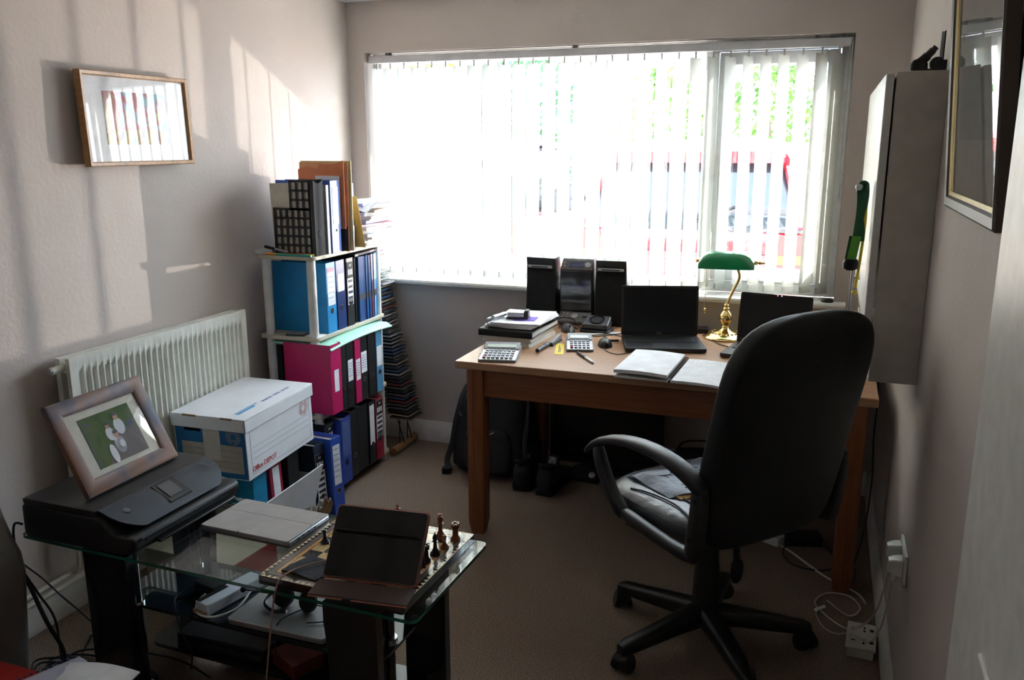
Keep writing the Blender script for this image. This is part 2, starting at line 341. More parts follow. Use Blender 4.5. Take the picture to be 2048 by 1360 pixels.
car('hatchback_car','white hatchback parked left of the red one, mostly hidden by the blind',-.75,2.6,mat('white_car_paint',(.75,.76,.78),.25,coat=1))
# ---------------------------------------------------------------- radiator and pipes (left wall)
ra=thing('radiator','cream ribbed panel radiator mounted on the left wall behind the storage box','radiator',(0,-1.56,.3))
ra['wp']=1
y0,y1,z0,z1=-2.02,-1.10,.33,.915
n=31; pr=[(.082,y0)]; 
b=B(); secs=[]
# front panel: pressed vertical channels that stop short of the top and bottom
NY=n*6; rows=[z0,z0+.035,z0+.05,z0+.062,z1-.062,z1-.05,z1-.035,z1]; dep=[0,0,.5,1,1,.5,0,0]
def rp(yy): 
    t=((yy-y0-.03)/(y1-y0-.06)*n)%1
    if yy<y0+.03 or yy>y1-.03: return 0
    return max(0,min(1,(abs(t-.5)-.14)/.10)) if False else max(0,min(1,(.36-abs(t-.5))/.10))
vs=[];fs=[]
ys=[y0+(y1-y0)*i/(n*10) for i in range(n*10+1)]
for k,z in enumerate(rows):
    for yy in ys: vs.append((.098-.010*rp(yy)*dep[k],yy,z))
m_=len(ys)
for k in range(len(rows)-1):
    for i in range(m_-1): fs.append((k*m_+i,k*m_+i+1,(k+1)*m_+i+1,(k+1)*m_+i))
obj('front_panel',B().add(vs,fs),radm,ra)
obj('panel_edge',B().box(.080,y0,z1-.004,.098,y1,z1).box(.080,y0,z0,.098,y1,z0+.004).box(.080,y0,z0,.098,y0+.004,z1).box(.080,y1-.004,z0,.098,y1,z1),radm,ra,bevel=.002)
obj('rear_panel',B().box(.03,y0+.005,z0,.05,y1-.005,z1-.005).cyl((.064,y0+.012,z0+.04),(.064,y1-.012,z0+.04),.016).cyl((.064,y0+.012,z1-.04),(.064,y1-.012,z1-.04),.016),radm,ra)
fin=B(); 
for i in range(60):
    yy=y0+.03+(y1-y0-.06)*i/59; fin.box(.05,yy,z0+.05,.08,yy+.002,z1-.06)
obj('convector_fins',fin,radm,ra)
obj('bleed_plug',B().cyl((.064,y0-.045,z1-.035),(.064,y0,z1-.035),.013),radm,ra); obj('plug_cap',B().cyl((.064,y0-.05,z1-.035),(.064,y0-.045,z1-.035),.011).lathe([(.007,0),(.007,.001)]),silver,kids(ra)[-1])
vb=B().cyl((.064,y0-.03,z0+.03),(.064,y0,z0+.03),.009).cyl((.064,y0-.03,z0-.045),(.064,y0-.03,z0+.045),.011).cyl((.064,y0-.03,z0+.045),(.064,y0-.03,z0+.075),.014)
obj('valve',vb,chrome,ra)
pb=B().tube([(.064,y0-.03,z0-.04),(.064,y0-.03,.20),(.05,y0-.035,.165),(.04,y0-.07,.158),(.04,-2.6,.155),(.04,-3.3,.155)],.0085,10)
pp=single('heating_pipe',pb,mat('pipe_cream',(.66,.63,.55),.4),'upper cream heating pipe running along the skirting below the radiator','pipe')
single('heating_pipe',B().tube([(.04,-1.2,.128),(.04,-2.3,.128),(.04,-3.3,.128)],.0085,10),MATS['pipe_cream'],'lower cream heating pipe running along the skirting on the left wall','pipe')
for yy in (-2.28,): single('pipe_clip',B().box(.016,yy-.012,.115,.052,yy+.012,.168),upvc,'white clip holding the two heating pipes to the skirting','clip',bevel=.003)
# ---------------------------------------------------------------- pictures
def frame(name,w,h,fwid,dep,fm,loc,rot,label,cat,art,matw=None,inner=None):
    t=thing(name,label,cat,loc,rot=rot)   # local: x across, z up, front towards -y, back on y=0
    a,b_,c=w/2,h/2,fwid
    b=B(); outer=[(-a,-b_),(a,-b_),(a,b_),(-a,b_)]; inn=[(-a+c,-b_+c),(a-c,-b_+c),(a-c,b_-c),(-a+c,b_-c)]
    prof=[(0,0),(0,-dep*.85),(.18,-dep),(.8,-dep*.92),(1,-dep*.7),(1,0)]
    secs=[[(o[0]+(i[0]-o[0])*u,v,o[1]+(i[1]-o[1])*u) for u,v in prof] for o,i in zip(outer,inn)]
    obj('frame_moulding',b.loft(secs,closed=True),fm,t,ang=25)
    obj('backing',B().box(-a+.003,-.006,-b_+.003,a-.003,-.001,b_-.003),cardn,t)
    if inner: 
        c2=c+inner[0]; secs=[[(q[0]*k1,-dep*yy,q[1]*k2) for k1,k2,yy in (((a-c)/a,(b_-c)/b_,.75),((a-c2)/a,(b_-c2)/b_,.6),((a-c2)/a,(b_-c2)/b_,.3),((a-c)/a,(b_-c)/b_,.3))] for q in outer]
        obj('gilt_slip',B().loft(secs,closed=True),inner[1],t,ang=25)
    obj('mount',B().box(-a+c,-.010,-b_+c,a-c,-.008,b_-c),matw or paper,t)
    art(t,a,b_,c)
    obj('glazing',B().box(-a+c,-dep*.55-.001,-b_+c,a-c,-dep*.55,b_-c),wg,t)
    return t
def art_mat(name,stops,rot=0,scale=2,dist=2):
    m=mat(name,(.5,.5,.5),.8); nt=m.node_tree; rp=[x for x in nt.nodes if x.type=='VALTORGB'][0]; ns=[x for x in nt.nodes if x.type=='TEX_NOISE'][0]
    ns.inputs['Scale'].default_value=scale; ns.inputs['Distortion'].default_value=dist
    e=rp.color_ramp.elements
    while len(e)>1: e.remove(e[-1])
    e[0].position=stops[0][0]; e[0].color=(*stops[0][1],1)
    for p,c in stops[1:]: q=e.new(p); q.color=(*c,1)
    return m
def art1(t,a,b_,c):
    p=obj('print',B().box(-.155,-.0112,-.085,.145,-.0102,.095),art_mat('landscape_print',[(.3,(.16,.28,.36)),(.42,(.28,.42,.48)),(.5,(.45,.10,.09)),(.58,(.42,.14,.09)),(.66,(.36,.34,.12))],scale=5),t)
    obj('print_foreground',B().box(-.155,-.0116,-.085,.145,-.0112,-.035),art_mat('landscape_field',[(.35,(.22,.24,.08)),(.5,(.5,.33,.1)),(.6,(.3,.12,.06))],scale=8),p)
frame('framed_picture',.515,.318,.016,.026,goldwood,(.028,-1.546,1.685),(-1.5,0,90),'landscape print in a thin gold wood frame hanging on the left wall','picture',art1)
def art2(t,a,b_,c):
    obj('print',B().box(-.24,-.0112,-.15,.24,-.0102,.24),art_mat('grey_green_print',[(.35,(.20,.24,.22)),(.5,(.26,.31,.29)),(.62,(.34,.38,.35)),(.7,(.5,.5,.46))],scale=3),t)
gilt=mat('gilt',(.42,.31,.12),.45,metal=.6); dkfr=mat('dark_frame',(.07,.05,.04),.42)
frame('framed_picture',.68,.60,.028,.026,dkfr,(2.662,-2.135,1.757),(3.5,0,-90),'large picture in a dark frame with a gilt inner slip on the right wall','picture',art2,mat('mount_cream',(.60,.57,.50),.8),(.008,gilt))
# ---------------------------------------------------------------- wall cupboard on the right wall
cab=thing('wall_cupboard','tall narrow cream wall cupboard with a slightly open front on the right wall','cupboard',(XW,-.9,.925)); cab['wp']=1
crm=mat('cupboard_cream',(.62,.585,.53),.5,bump=.03); crw=mat('cupboard_door_white',(.80,.79,.76),.35)
cb=B(); X0=2.545; ya,yb=-1.46,-.30; za,zb=.925,1.79
cb.box(X0,ya,za,XW,ya+.016,zb).box(X0,yb-.016,za,XW,yb,zb).box(X0,ya+.016,zb-.016,XW,yb-.016,zb).box(X0,ya+.016,za,XW,yb-.016,za+.016).box(XW-.006,ya+.016,za+.016,XW,yb-.016,zb-.016).box(X0,ya+.016,1.30,XW-.006,yb-.016,1.312)
obj('carcass',cb,crm,cab,bevel=.002)
dd=obj('door',B().box(X0-.026,ya+.001,1.10,X0-.005,yb,zb-.004),crw,cab,bevel=.003)
obj('door_knob',B().lathe([(.004,0),(.004,.012),(.011,.016),(.012,.024),(.004,.028)]).v and B().cyl((X0-.024,-.9,1.15),(X0-.045,-.9,1.15),.01),chrome,dd)
obj('lower_rail',B().box(X0-.022,ya+.02,1.065,X0,yb,1.092),crm,cab,bevel=.002)
for i in range(9):
    z=.943+i*.012; sh=i*.004
    b=B().box(0,0,0,.20 if False else .08,.30,.010)
    single('paper_bundle',B().box(X0-.022+sh*.4,ya+.06+sh,z,XW-.02,ya+.36+sh*1.5,z+.011),paperg if i%3 else mat('paper_grey_print',(.42,.42,.42),.8,nscale=40,col2=(.7,.7,.68)),
        'paper bundle inside the wall cupboard, %s of the pile'%['lowest','second lowest','third lowest','fourth lowest','middle','fourth from the top','third from the top','second from the top','topmost'][i],'paper',group='papers in the wall cupboard')
ct=zb
cl=thing('desk_clamp','black plastic spring clamp lying on top of the wall cupboard','clamp',(2.603,-1.425,ct),0)
obj('jaw',B().loft([sup(-.004,0,z,w_,.016,2.6,18) for z,w_ in ((0,.016),(.006,.022),(.020,.022),(.030,.014))]),black,cl); obj('jaw',B().box(-.02,-.012,0,.030,.012,.006),black,cl,bevel=.002)
obj('handle',B().tube([(-.012,0,.018),(.005,0,.030),(.022,0,.048),(.034,0,.062)],[.012,.012,.010,.008],10),black,cl)
tp=thing('camera_mount','round black mount with an upright silver strip on the cupboard top','stand',(2.642,-1.425,ct))
obj('base',B().cyl((0,-.014,.018),(0,.014,.018),.018,n=24).box(-.006,-.016,0,.024,.016,.028),black,tp,bevel=.002)
obj('silver_strip',B().box(.004,-.010,.025,.012,.010,.100),silver,tp,bevel=.001); obj('strip_edge',B().box(.012,-.010,.022,.015,.010,.102),black,tp)
single('white_box',B().box(2.535,-.98,ct,2.65,-.45,ct+.022),upvc,'flat white box lying on the far end of the cupboard top','box',bevel=.003)
# green strap, torch and yellow cord hanging from the cupboard door edge
xs=X0-.035
g1=mat('strap_dark_green',(.015,.11,.045),.6); g2=mat('strap_lime',(.13,.42,.05),.6)
st=thing('lanyard','dark and lime green strap with a black buckle hanging on the cupboard front','strap',(2.490,-1.30,1.36))
obj('strap_upper',B().sheet(lambda u,v:(-.019+.036*u*(.55+.45*abs(math.cos(v*2.6)))+.008*math.sin(v*3),.006*math.sin(u*3+v*4),.125-.17*v),4,16,.003),g1,st)
obj('strap_loop',B().tube([(.012,.0,.105),(.010,-.004,.125),(-.006,0,.128),(-.016,.002,.11)],.008,8,flat=.4),g1,st)
obj('strap_lower',B().sheet(lambda u,v:(-.018-.010*v+.026*u,-.006,-.030-.075*v),3,8,.004),g2,st); obj('strap_edge',B().sheet(lambda u,v:(-.026-.008*v+.010*u,-.002,-.030-.075*v),3,8,.003),g1,st)
obj('buckle',B().loft([sup(-.015,-.002,z,w_,.014,2.4,20) for z,w_ in ((-.133,.012),(-.128,.021),(-.112,.023),(-.100,.018))]),black,st)
obj('toggle',B().sphere((-.010,0,.115),.011,12),mat('clear_plastic',(.6,.65,.62),.2),st)
single('yellow_rope',B().tube([(2.503,-1.28,1.46),(2.505,-1.28,1.36),(2.500,-1.28,1.25),(2.494,-1.28,1.17)],.0045,8).sphere((2.492,-1.28,1.155),.008,10),yellow,'yellow rope with a knot hanging beside the green strap','rope')
single('metal_rod',B().cyl((2.485,-1.20,1.25),(2.482,-1.20,.80),.004).cyl((2.485,-1.20,1.25),(2.485,-1.20,1.256),.006),silver,'thin silver metal rod hanging in front of the wall cupboard','rod')
# ---------------------------------------------------------------- shelving unit
SX0,SX1,SY0,SY1=.04,.345,-.945,-.315
TOPS=[.055,.412,.77,1.128]
su=thing('shelving_unit','four-tier beige shelving unit with round white posts in the left corner','shelves',((SX0+SX1)/2,(SY0+SY1)/2,0)); su['wp']=1
for z in TOPS:
    b=B().prism(rrect(SX0,SY0,SX1,SY1,.03),z-.016,z); s=obj('shelf',b,shelfw,su,bevel=.002)
for px in (SX0+.045,SX1-.032):
    for py in (SY0+.03,SY1-.03):
        for za_,zb_ in ((0,TOPS[0]-.016),(TOPS[0],TOPS[1]-.016),(TOPS[1],TOPS[2]-.016),(TOPS[2],TOPS[3]-.016)):
            obj('post',B().cyl((px,py,za_),(px,py,zb_),.020 if za_ else .018,n=20),postw,su)
def binder(name,label,x,y,z,w,m,d=.28,h=.318,ring=True,lab=None,side=None,group='binders on the corner shelves',rot=(0,0,0),holes=.10,prints=0,cat='binder',sleeve=False,pages=True):
    """lever arch file: spine at local x=0 facing +x, thickness along +y"""
    t=thing(name,label,cat,(x,y,z),rot=rot,group=group); k=.0025
    b=B().box(-d,0,0,0,k,h).box(-d,w-k,0,0,w,h).box(-k,k,0,0,w-k,h)
    obj('cover',b,m,t,bevel=.0008)
    if pages: obj('pages',B().box(-d+.02,k+.002,.01,-.03,w-k-.004,h-.018),paperg,t)
    if ring and w>.03:
        o=obj('finger_ring',B().cyl((-.001,w/2,holes*h/.318+.0),(.0015,w/2,holes*h/.318),.0125,n=24),chrome if not sleeve else blackm,t)
        obj('finger_hole',B().cyl((.0012,w/2,holes*h/.318),(.0020,w/2,holes*h/.318),.0088,n=20),blackm,o)
    if lab:
        z0_,z1_,wf_,lm=lab; yy0=w*(1-wf_)/2; yy1=w-yy0
        l=obj('spine_label',B().box(-.0005,yy0,z0_,.0012,yy1,z1_),lm,t)
        pb=B()
        if prints==1:   # handwriting: a few short strokes
            rr=random.Random(int(y*1e4))
            for q in range(6):
                zz=z1_-.02-(z1_-z0_-.03)*q/6
                for j in range(4):
                    ya_=yy0+(yy1-yy0)*(.12+.2*j); pb.box(.0012,ya_,zz,.0016,ya_+(yy1-yy0)*.13*rr.uniform(.6,1.3),zz+.0035)
            obj('writing',pb,inkb,l)
        if prints==2:   # dark printed header with white windows, A4 mark
            obj('label_header',B().box(.0012,yy0,z1_-.075,.0018,yy1,z1_),blackm,l)
            text('header_text','A4',.016,paper,l,(.002,(yy0+yy1)/2,z1_-.016),(90,0,90))
            for j in range(3): pb.box(.0018,yy0+(yy1-yy0)*(.12+.29*j),z1_-.060,.0024,yy0+(yy1-yy0)*(.30+.29*j),z1_-.035)
            obj('header_boxes',pb,paper,l)
            pc=B()
            for j in range(5): pc.box(.0012,yy0+.006,z1_-.095-.026*j,.0017,yy1-.006,z1_-.083-.026*j)
            obj('label_lines',pc,ink,l); obj('label_foot',B().box(.0012,yy0+.004,z0_+.006,.0017,yy1-.004,z0_+.026),mgrey,l)
    return t
b2,b3,b4=TOPS[2],TOPS[1],TOPS[0]
wt=paper
binder('lever_arch_file','bright cyan lever arch file with a torn white label, nearest on the upper shelf',.335,-.835,b2,.076,cyan,lab=(.125,.295,.78,wt),prints=1)
obj('label_band',B().box(.0014,.012,.275,.002,.064,.295),mat('band_pink',(.72,.25,.35),.6),kids(bpy.data.objects['lever_arch_file'])[-1])
binder('lever_arch_file','dark navy lever arch file next to the cyan one on the upper shelf',.335,-.748,b2,.074,navy,lab=(.175,.255,.72,wt),rot=(1,0,0))
binder('lever_arch_file','black lever arch file with a printed A4 label on the upper shelf',.335,-.664,b2,.062,black_board,lab=(.10,.30,.8,wt),prints=2)
binder('document_folder','thin dark brown folder beside the black file on the upper shelf',.32,-.594,b2,.014,mat('dark_brown_card',(.07,.03,.02),.5),h=.31,ring=False)
binder('document_folder','thin black folder squeezed before the blue booklets on the upper shelf',.325,-.575,b2,.016,black_board,h=.312,ring=False)
names=['first','second','third','fourth','fifth','sixth','seventh','eighth','ninth','tenth']
cols=[dblue,navy,dblue,cyan,navy,cyan,crims,dblue,mat('cover_pale',(.5,.55,.66),.5),cyan]
yy=-.553
for i in range(10):
    w=[.045,.022,.012,.010,.014,.012,.008,.016,.010,.020][i]; hh=.312-.002*(i%3)
    t=thing('booklet','glossy blue-spined course booklet, %s from the near end of the row on the upper shelf'%names[i],'booklet',(.335-.003*(i%2),yy,b2),rot=(0,0,0),group='booklets on the upper shelf')
    obj('cover',B().box(-.22,0,0,0,.0012,hh).box(-.22,w-.0012,0,0,w,hh).box(-.0012,0,0,0,w,hh),cols[i],t); obj('pages',B().box(-.215,.0015,.002,-.0015,w-.0015,hh-.002),paper,t)
    obj('spine_band',B().box(-.0004,.0005,.105,.0006,w-.0005,.135),ink,t)
    yy+=w+.0008
single('document_folder',B().at((.2,-.52,b2+.319),(0,0,6)).box(-.13,-.10,0,.14,.18,.012),black_board,'black folder lying flat on top of the files on the upper shelf','folder',bevel=.002)
gl=thing('small_calculator','small grey calculator lying at the near end of the upper shelf','calculator',(.215,-.90,b2),8)
obj('body',B().box(-.045,-.028,0,.045,.028,.008),dgrey,gl,bevel=.002); kb=B()
for i in range(6):
    for j in range(3): kb.box(-.038+i*.013,-.022+j*.015,.008,-.029+i*.013,-.012+j*.015,.0105)
obj('keys',kb,silver,gl)
single('paper_pad',B().box(.15,-.935,b2,.28,-.868,b2+.0001+.0) if False else B().box(.285,-.93,b2,.335,-.86,b2+.004),paper,'small white pad at the corner of the upper shelf','paper')
# middle shelf: spines stick out further
xb=.39
binder('ring_binder','wide pink ring binder with crimson side, nearest on the middle shelf',xb+.01,-.935,b3+.012,.088,pink,ring=False,lab=(.10,.20,.42,wt),d=.24)
binder('lever_arch_file','narrow black lever arch file right next to the wide pink binder',xb,-.838,b3,.05,black_board)
binder('lever_arch_file','black lever arch file with a tall white label between the two pink binders',xb,-.785,b3,.06,black_board,lab=(.125,.225,.7,wt),prints=1,holes=.085)
binder('ring_binder','slim pink ring binder in the middle of the middle shelf',xb+.005,-.720,b3+.004,.052,pink,ring=False,lab=(.11,.21,.72,wt),prints=1,d=.24)
binder('lever_arch_file','black lever arch file with a white label just past the slim pink binder',xb,-.664,b3,.066,black_board,lab=(.135,.235,.76,wt),prints=1)
binder('lever_arch_file','plain black lever arch file near the far end of the middle shelf',xb,-.590,b3,.07,black_board)
binder('lever_arch_file','light blue lever arch file at the far end of the middle shelf',xb,-.512,b3,.06,mat('binder_light_blue',(.10,.32,.55),.45),lab=(.13,.23,.8,wt))
for o in list(bpy.data.objects): pass
binder('document_folder','dark folder standing behind the pink binder near the wall end of the middle shelf',.13,-.905,b3,.02,black_board,d=.08,h=.30,ring=False,pages=False)
gr=single('green_folder',B().sheet(lambda u,v:(.10+.31*u,-.935+.56*v,b3+.327+.012*math.sin(v*3.1)-.02*max(0,u-.9)*10*.9),10,14,.006),mint,'mint green plastic folder draped over the files on the middle shelf','folder',group=None)
# bottom shelf
xc=.37
binder('lever_arch_file','black lever arch file with printed label, nearest on the bottom shelf',xc-.02,-.935,b4,.08,black_board,lab=(.12,.305,.8,wt),prints=2)
bb=binder('lever_arch_file','royal blue lever arch file with a clear spine pocket on the bottom shelf',xc+.01,-.845,b4,.085,mat('binder_deep_blue',(.03,.06,.30),.4),sleeve=True,lab=(.13,.30,.8,mat('clear_pocket',(.10,.15,.36),.12)))
binder('lever_arch_file','black lever arch file with a bare spine beside the royal blue one',xc,-.752,b4,.075,black_board,h=.325)
binder('box_file','worn black cloth box file in the middle of the bottom shelf',xc-.005,-.668,b4,.09,blackm,ring=False,h=.322)
binder('lever_arch_file','black lever arch file with a long white barcode label on the bottom shelf',xc,-.570,b4,.055,black_board,lab=(.10,.30,.8,wt),prints=0)
binder('lever_arch_file','crimson lever arch file with a printed label at the far end of the bottom shelf',xc,-.505,b4,.075,crims,lab=(.11,.305,.8,wt),prints=2)
# two files standing on the carpet in front of the unit
binder('lever_arch_file','dark lever arch file with a printed label standing on the carpet beside the box',.43,-1.125,0.0,.065,mat('binder_slate',(.03,.045,.08),.5),lab=(.06,.30,.85,wt),prints=2,rot=(0,-3,-6),group='files standing on the carpet',h=.345)
binder('lever_arch_file','royal blue lever arch file leaning at the end of the bottom shelf on the carpet',.462,-1.052,0.0,.07,royal,lab=(.14,.32,.66,wt),prints=1,rot=(0,-2,-8),group='files standing on the carpet',h=.355)
# ---- top of the unit
TZ=TOPS[3]
fh=thing('magazine_file','black plastic magazine file with oval cut-outs standing on the top shelf','magazine file',(.13,-.905,TZ)); 
W_,D_,H_=.205,.075,.325
sb=B(); 
def lattice(bb,yq,x0,x1,z0,z1,nx,nz,t=.004):
    gx=(x1-x0)/nx; gz=(z1-z0)/nz; r=.0048
    for i in range(nx+1): bb.box(x0+i*gx-r,yq,z0,x0+i*gx+r,yq+t,z1)
    for j in range(nz+1): bb.box(x0-r,yq,z0+j*gz-r,x1+r,yq+t,z0+j*gz+r)
for yq in (0,D_-.004):
    lattice(sb,yq,.006,W_-.02,.006,.20,6,5); lattice(sb,yq,.09,W_-.02,.20,H_-.006,3,3)
    sb.box(W_-.02,yq,0,W_,yq+.004,H_)
sb.box(.0,0,0,.004,D_,.205)
obj('lattice_sides',sb,dgrey,fh)
pn=B().prism([(0,0),(D_,0),(D_,H_),(D_*.75,H_-.012),(D_*.5,H_-.016),(D_*.25,H_-.012),(0,H_)],W_,W_+.003,'x')
obj('spine',pn,mat('grey_holder',(.028,.028,.03),.75,spec=.2),fh); obj('finger_hole',B().cyl((W_+.002,D_/2,.095),(W_+.005,D_/2,.095),.013,n=20),blackm,fh)
obj('base',B().box(0,0,0,W_,D_,.003),dgrey,fh)
for i in range(4):
    single('loose_papers',B().at((.132,-.895+i*.014,TZ+.006),(0,-2+i*.6,0)).box(-.01+.004*i,0,0,.185,.011,.302-.006*i),cream if i%2==0 else paperg,'wad of cream papers, %s from the camera inside the black magazine file'%names[i],'paper',group='papers in the magazine file')
binder('document_folder','thin pale grey document wallet between the magazine file and the blue lever arch file',.345,-.818,TZ,.022,mat('wallet_grey',(.5,.52,.56),.5),h=.30,ring=False,d=.22)
binder('lever_arch_file','royal blue lever arch file with a white label on the top shelf',.35,-.792,TZ,.075,mat('binder_bright_blue',(.07,.17,.60),.4),lab=(.125,.29,.62,wt))
def torn(u,v): return (.130+.235*u,-.700+.004*math.sin(u*9),TZ+.10+(.275+.012*math.sin(u*7)+(.02 if u>.45 else -.012))*v)
single('orange_folder',B().sheet(torn,16,4,.003),orange,'orange card folder with a torn edge sticking up behind the files','folder')
single('orange_folder',B().at((.255,-.686,TZ),(0,1,2)).box(-.13,0,0,.115,.004,.392),mat('orange_folder_pale',(.82,.42,.22),.6),'paler orange card folder behind the torn one on the top shelf','folder')
single('buff_folder',B().at((.262,-.676,TZ),(0,0,2)).box(-.13,0,0,.125,.004,.400),buff,'tallest buff folder standing at the back of the top shelf files','folder')
single('document_folder',B().box(.10,-.60,TZ,.345,-.585,TZ+.30),royal,'thin blue folder standing behind the pen pot on the top shelf','folder',bevel=.001)
single('loose_papers',B().at((.325,-.708,TZ+.1),(0,0,0)).box(-.10,0,0,.02,.006,.235),paper,'white papers poking out in front of the orange folders','paper')
pot=thing('pen_pot','clear plastic pen pot on the top shelf beside the blue file','pen pot',(.335,-.655,TZ))
pb=B(); pb.box(-.03,-.03,0,.03,.03,.003)
for q in ((-.03,-.03,.03,-.0285),(-.03,.0285,.03,.03),(-.03,-.03,-.0285,.03),(.0285,-.03,.03,.03)): pb.box(q[0],q[1],0,q[2],q[3],.11)
obj('pot_wall',pb,mat('smoky_plastic',(.30,.33,.30),.15,trans=.85,ior=1.2),pot)
for i,(m_,cn) in enumerate(((crims,'red'),(yellow,'yellow'),(dgrey,'dark grey'),(orange,'orange'))):
    single('pencil',B().tube([(.33+.008*(i-2),-.66+.006*i,TZ+.004),(.335+.012*(i-1),-.655+.01*(i-1),TZ+.15+.008*i)],.0035,6),m_,'%s pencil standing in the clear pen pot on the top shelf'%cn,'pencil',group='pencils in the pen pot')
single('brown_envelope',B().sheet(lambda u,v:(.30+.07*u+.02*v,-.602+.03*v,TZ+.005+.235*(1-v)),6,6,.002),mat('manila',(.62,.43,.17),.7),'small manila envelope flopping over behind the pen pot','envelope')
# magazines and papers heaped on the far end
rr=random.Random(3); z=TZ+.001; mags=['white','grey','pale blue','cream','silver','dark blue','white','red','blue','grey','cream','white','brown','white','pale grey','white']
mc={'white':paper,'grey':mat('mag_grey',(.33,.34,.36),.4,nscale=30,col2=(.6,.6,.6)),'pale blue':mat('mag_paleblue',(.5,.6,.75),.4),'cream':cream,'silver':silver,'dark blue':navy,'red':crims,'blue':royal,'brown':cardn,'pale grey':mat('mag_palegrey',(.6,.6,.62),.5)}
ordw=['lowest','second lowest','third lowest','fourth lowest','fifth lowest','sixth lowest','seventh lowest','eighth from the bottom','eighth from the top','seventh from the top','sixth from the top','fifth from the top','fourth from the top','third from the top','second from the top','topmost']
for i,cn in enumerate(mags):
    h=rr.uniform(.006,.016) if i not in (5,8) else .018; a=rr.uniform(-12,12); cx=.235+rr.uniform(-.02,.02); cy=-.35+0
    L=.28 if i%4 else .24; t=thing('magazine','%s magazine, %s in the heap on the top shelf'%(cn,ordw[i]),'magazine',(cx,cy,z),a,group='heap of magazines on the top shelf')
    obj('cover',B().box(-.105,-L/2,0,.105,L/2,.0012).box(-.105,-L/2,h-.0012,.105,L/2,h),mc[cn],t); obj('pages',B().box(-.103,-L/2+.002,.0012,.103,L/2-.002,h-.0012),paperg,t)
    z+=h+.0006
for k in range(2):
    single('curled_paper',B().sheet(lambda u,v,k=k:(.20+.16*u+.0*v,-.50+.34*v-.02*k,z+.002+.004*k+.018*math.sin(u*3)*(1-v)-.06*max(0,.35-v)*2.2),8,10,.002),paper,['upper','lower'][k]+' curled white sheet slipping off the near side of the magazine heap','paper')
# bits at the near edge of the top shelf
single('small_tray',B().at((.082,-.908,TZ),(0,0,10)).prism(rrect(-.042,-.03,.042,.03,.008),0,.024),mat('tray_grey',(.6,.6,.6),.4),'small pale grey plastic box at the near left corner of the top shelf','box',bevel=.003)
def pen(name,label,p,q,m,m2,r=.0045,group=None,cat='pen',frac=.7):
    p,q=Vector(p),Vector(q); k=p.lerp(q,frac); t=thing(name,label,cat,p,group=group); c=q-p; kk=k-p
    obj('barrel',B().cyl((0,0,0),kk,r,n=12).cyl(-c.normalized()*.006,(0,0,0),r*.3,r,n=12),m,t); obj('cap',B().cyl(kk,c,r*1.12,n=12),m2,t)
    return t
teal=mat('pen_teal',(.02,.42,.36),.4)
pn_=[('orange','with red end',(.10,-.934,TZ+.0055),(.30,-.928,TZ+.0055),mat('pen_orange',(.85,.30,.03),.4),inkr),('teal','with black grip',(.16,-.938,TZ+.0055),(.335,-.941,TZ+.0055),teal,teal),
 ('teal','lying behind the first one',(.13,-.924,TZ+.0055),(.25,-.922,TZ+.0055),teal,blackm),('orange','nearest the magazine file',(.17,-.915,TZ+.0055),(.33,-.912,TZ+.0055),MATS['pen_orange'],yellow)]
for c_,d_,p,q,m1,m2 in pn_: pen('ballpoint_pen','%s ballpoint pen %s on the near edge of the top shelf'%(c_,d_),p,q,m1,m2,group='pens on the top shelf')
pen('marker_pen','black and silver marker pen propped across the small tray on the top shelf',(.21,-.932,TZ+.017),(.085,-.915,TZ+.034),silver,black,r=.006,frac=.55)
# ---------------------------------------------------------------- CD tower in the corner
tw=thing('cd_rack','black wire CD tower with a round wooden foot leaning in the corner','CD rack',(.34,-.13,0)); tw['wp']=1
obj('foot',B().cyl((.345,-.29,.022),(.338,-.02,.022),.02,n=20),goldwood,tw,bevel=.003)
def txx(z): return .40-.235*(z-.2)
for yq in (-.18,-.09): obj('upright',B().tube([(txx(.02)-.085,yq,.02),(txx(.6)-.10,yq,.6),(txx(1.12)-.10,yq,1.12)],.003,8),black,tw); obj('foot_wire',B().tube([(.342,yq-.03,.03),(.33,yq,.16)],.0028,6),black,tw)
obj('cross_wire',B().cyl((txx(1.1)-.1,-.18,1.11),(txx(1.1)-.1,-.09,1.11),.003).cyl((txx(.03)-.085,-.18,.03),(txx(.03)-.085,-.09,.03),.003),black,tw)
cdb=[mat('cd_spine_'+n_,c_,.25,spec=.6) for n_,c_ in (('dark',(.03,.03,.035)),('grey',(.16,.16,.17)),('pale',(.5,.5,.5)),('red',(.35,.04,.04)),('blue',(.04,.10,.24)),('tan',(.42,.33,.22)))]
cases=mat('cd_case',(.09,.095,.10),.12,spec=.7)
rr=random.Random(5); z=.175; i=0; cdn=['dark','grey','pale','red','blue','tan']; proto=None
while z<1.08:
    k=rr.choice([0,0,0,1,1,2,3,4,5]); ang=rr.uniform(-3,3); out=rr.uniform(-.006,.006)+(.03 if i==38 else 0)
    c=thing('cd_case','%s-spined CD case %d cm above carpet in the tower'%(cdn[k],round(z*100)),'CD',(txx(z)-.062+out,-.138,z),group='CDs in the corner tower',rot=(0,1.5,ang))
    obj('case',B().box(-.062,-.071,0,.062,.071,.0095),cases,c); obj('inlay',B().box(.045,-.069,.0015,.0625,.069,.008).box(-.055,-.0714,.0015,.06,-.069,.008),cdb[k],c)
    z+=.0185 if not (rr.random()<.05) else .031; i+=1
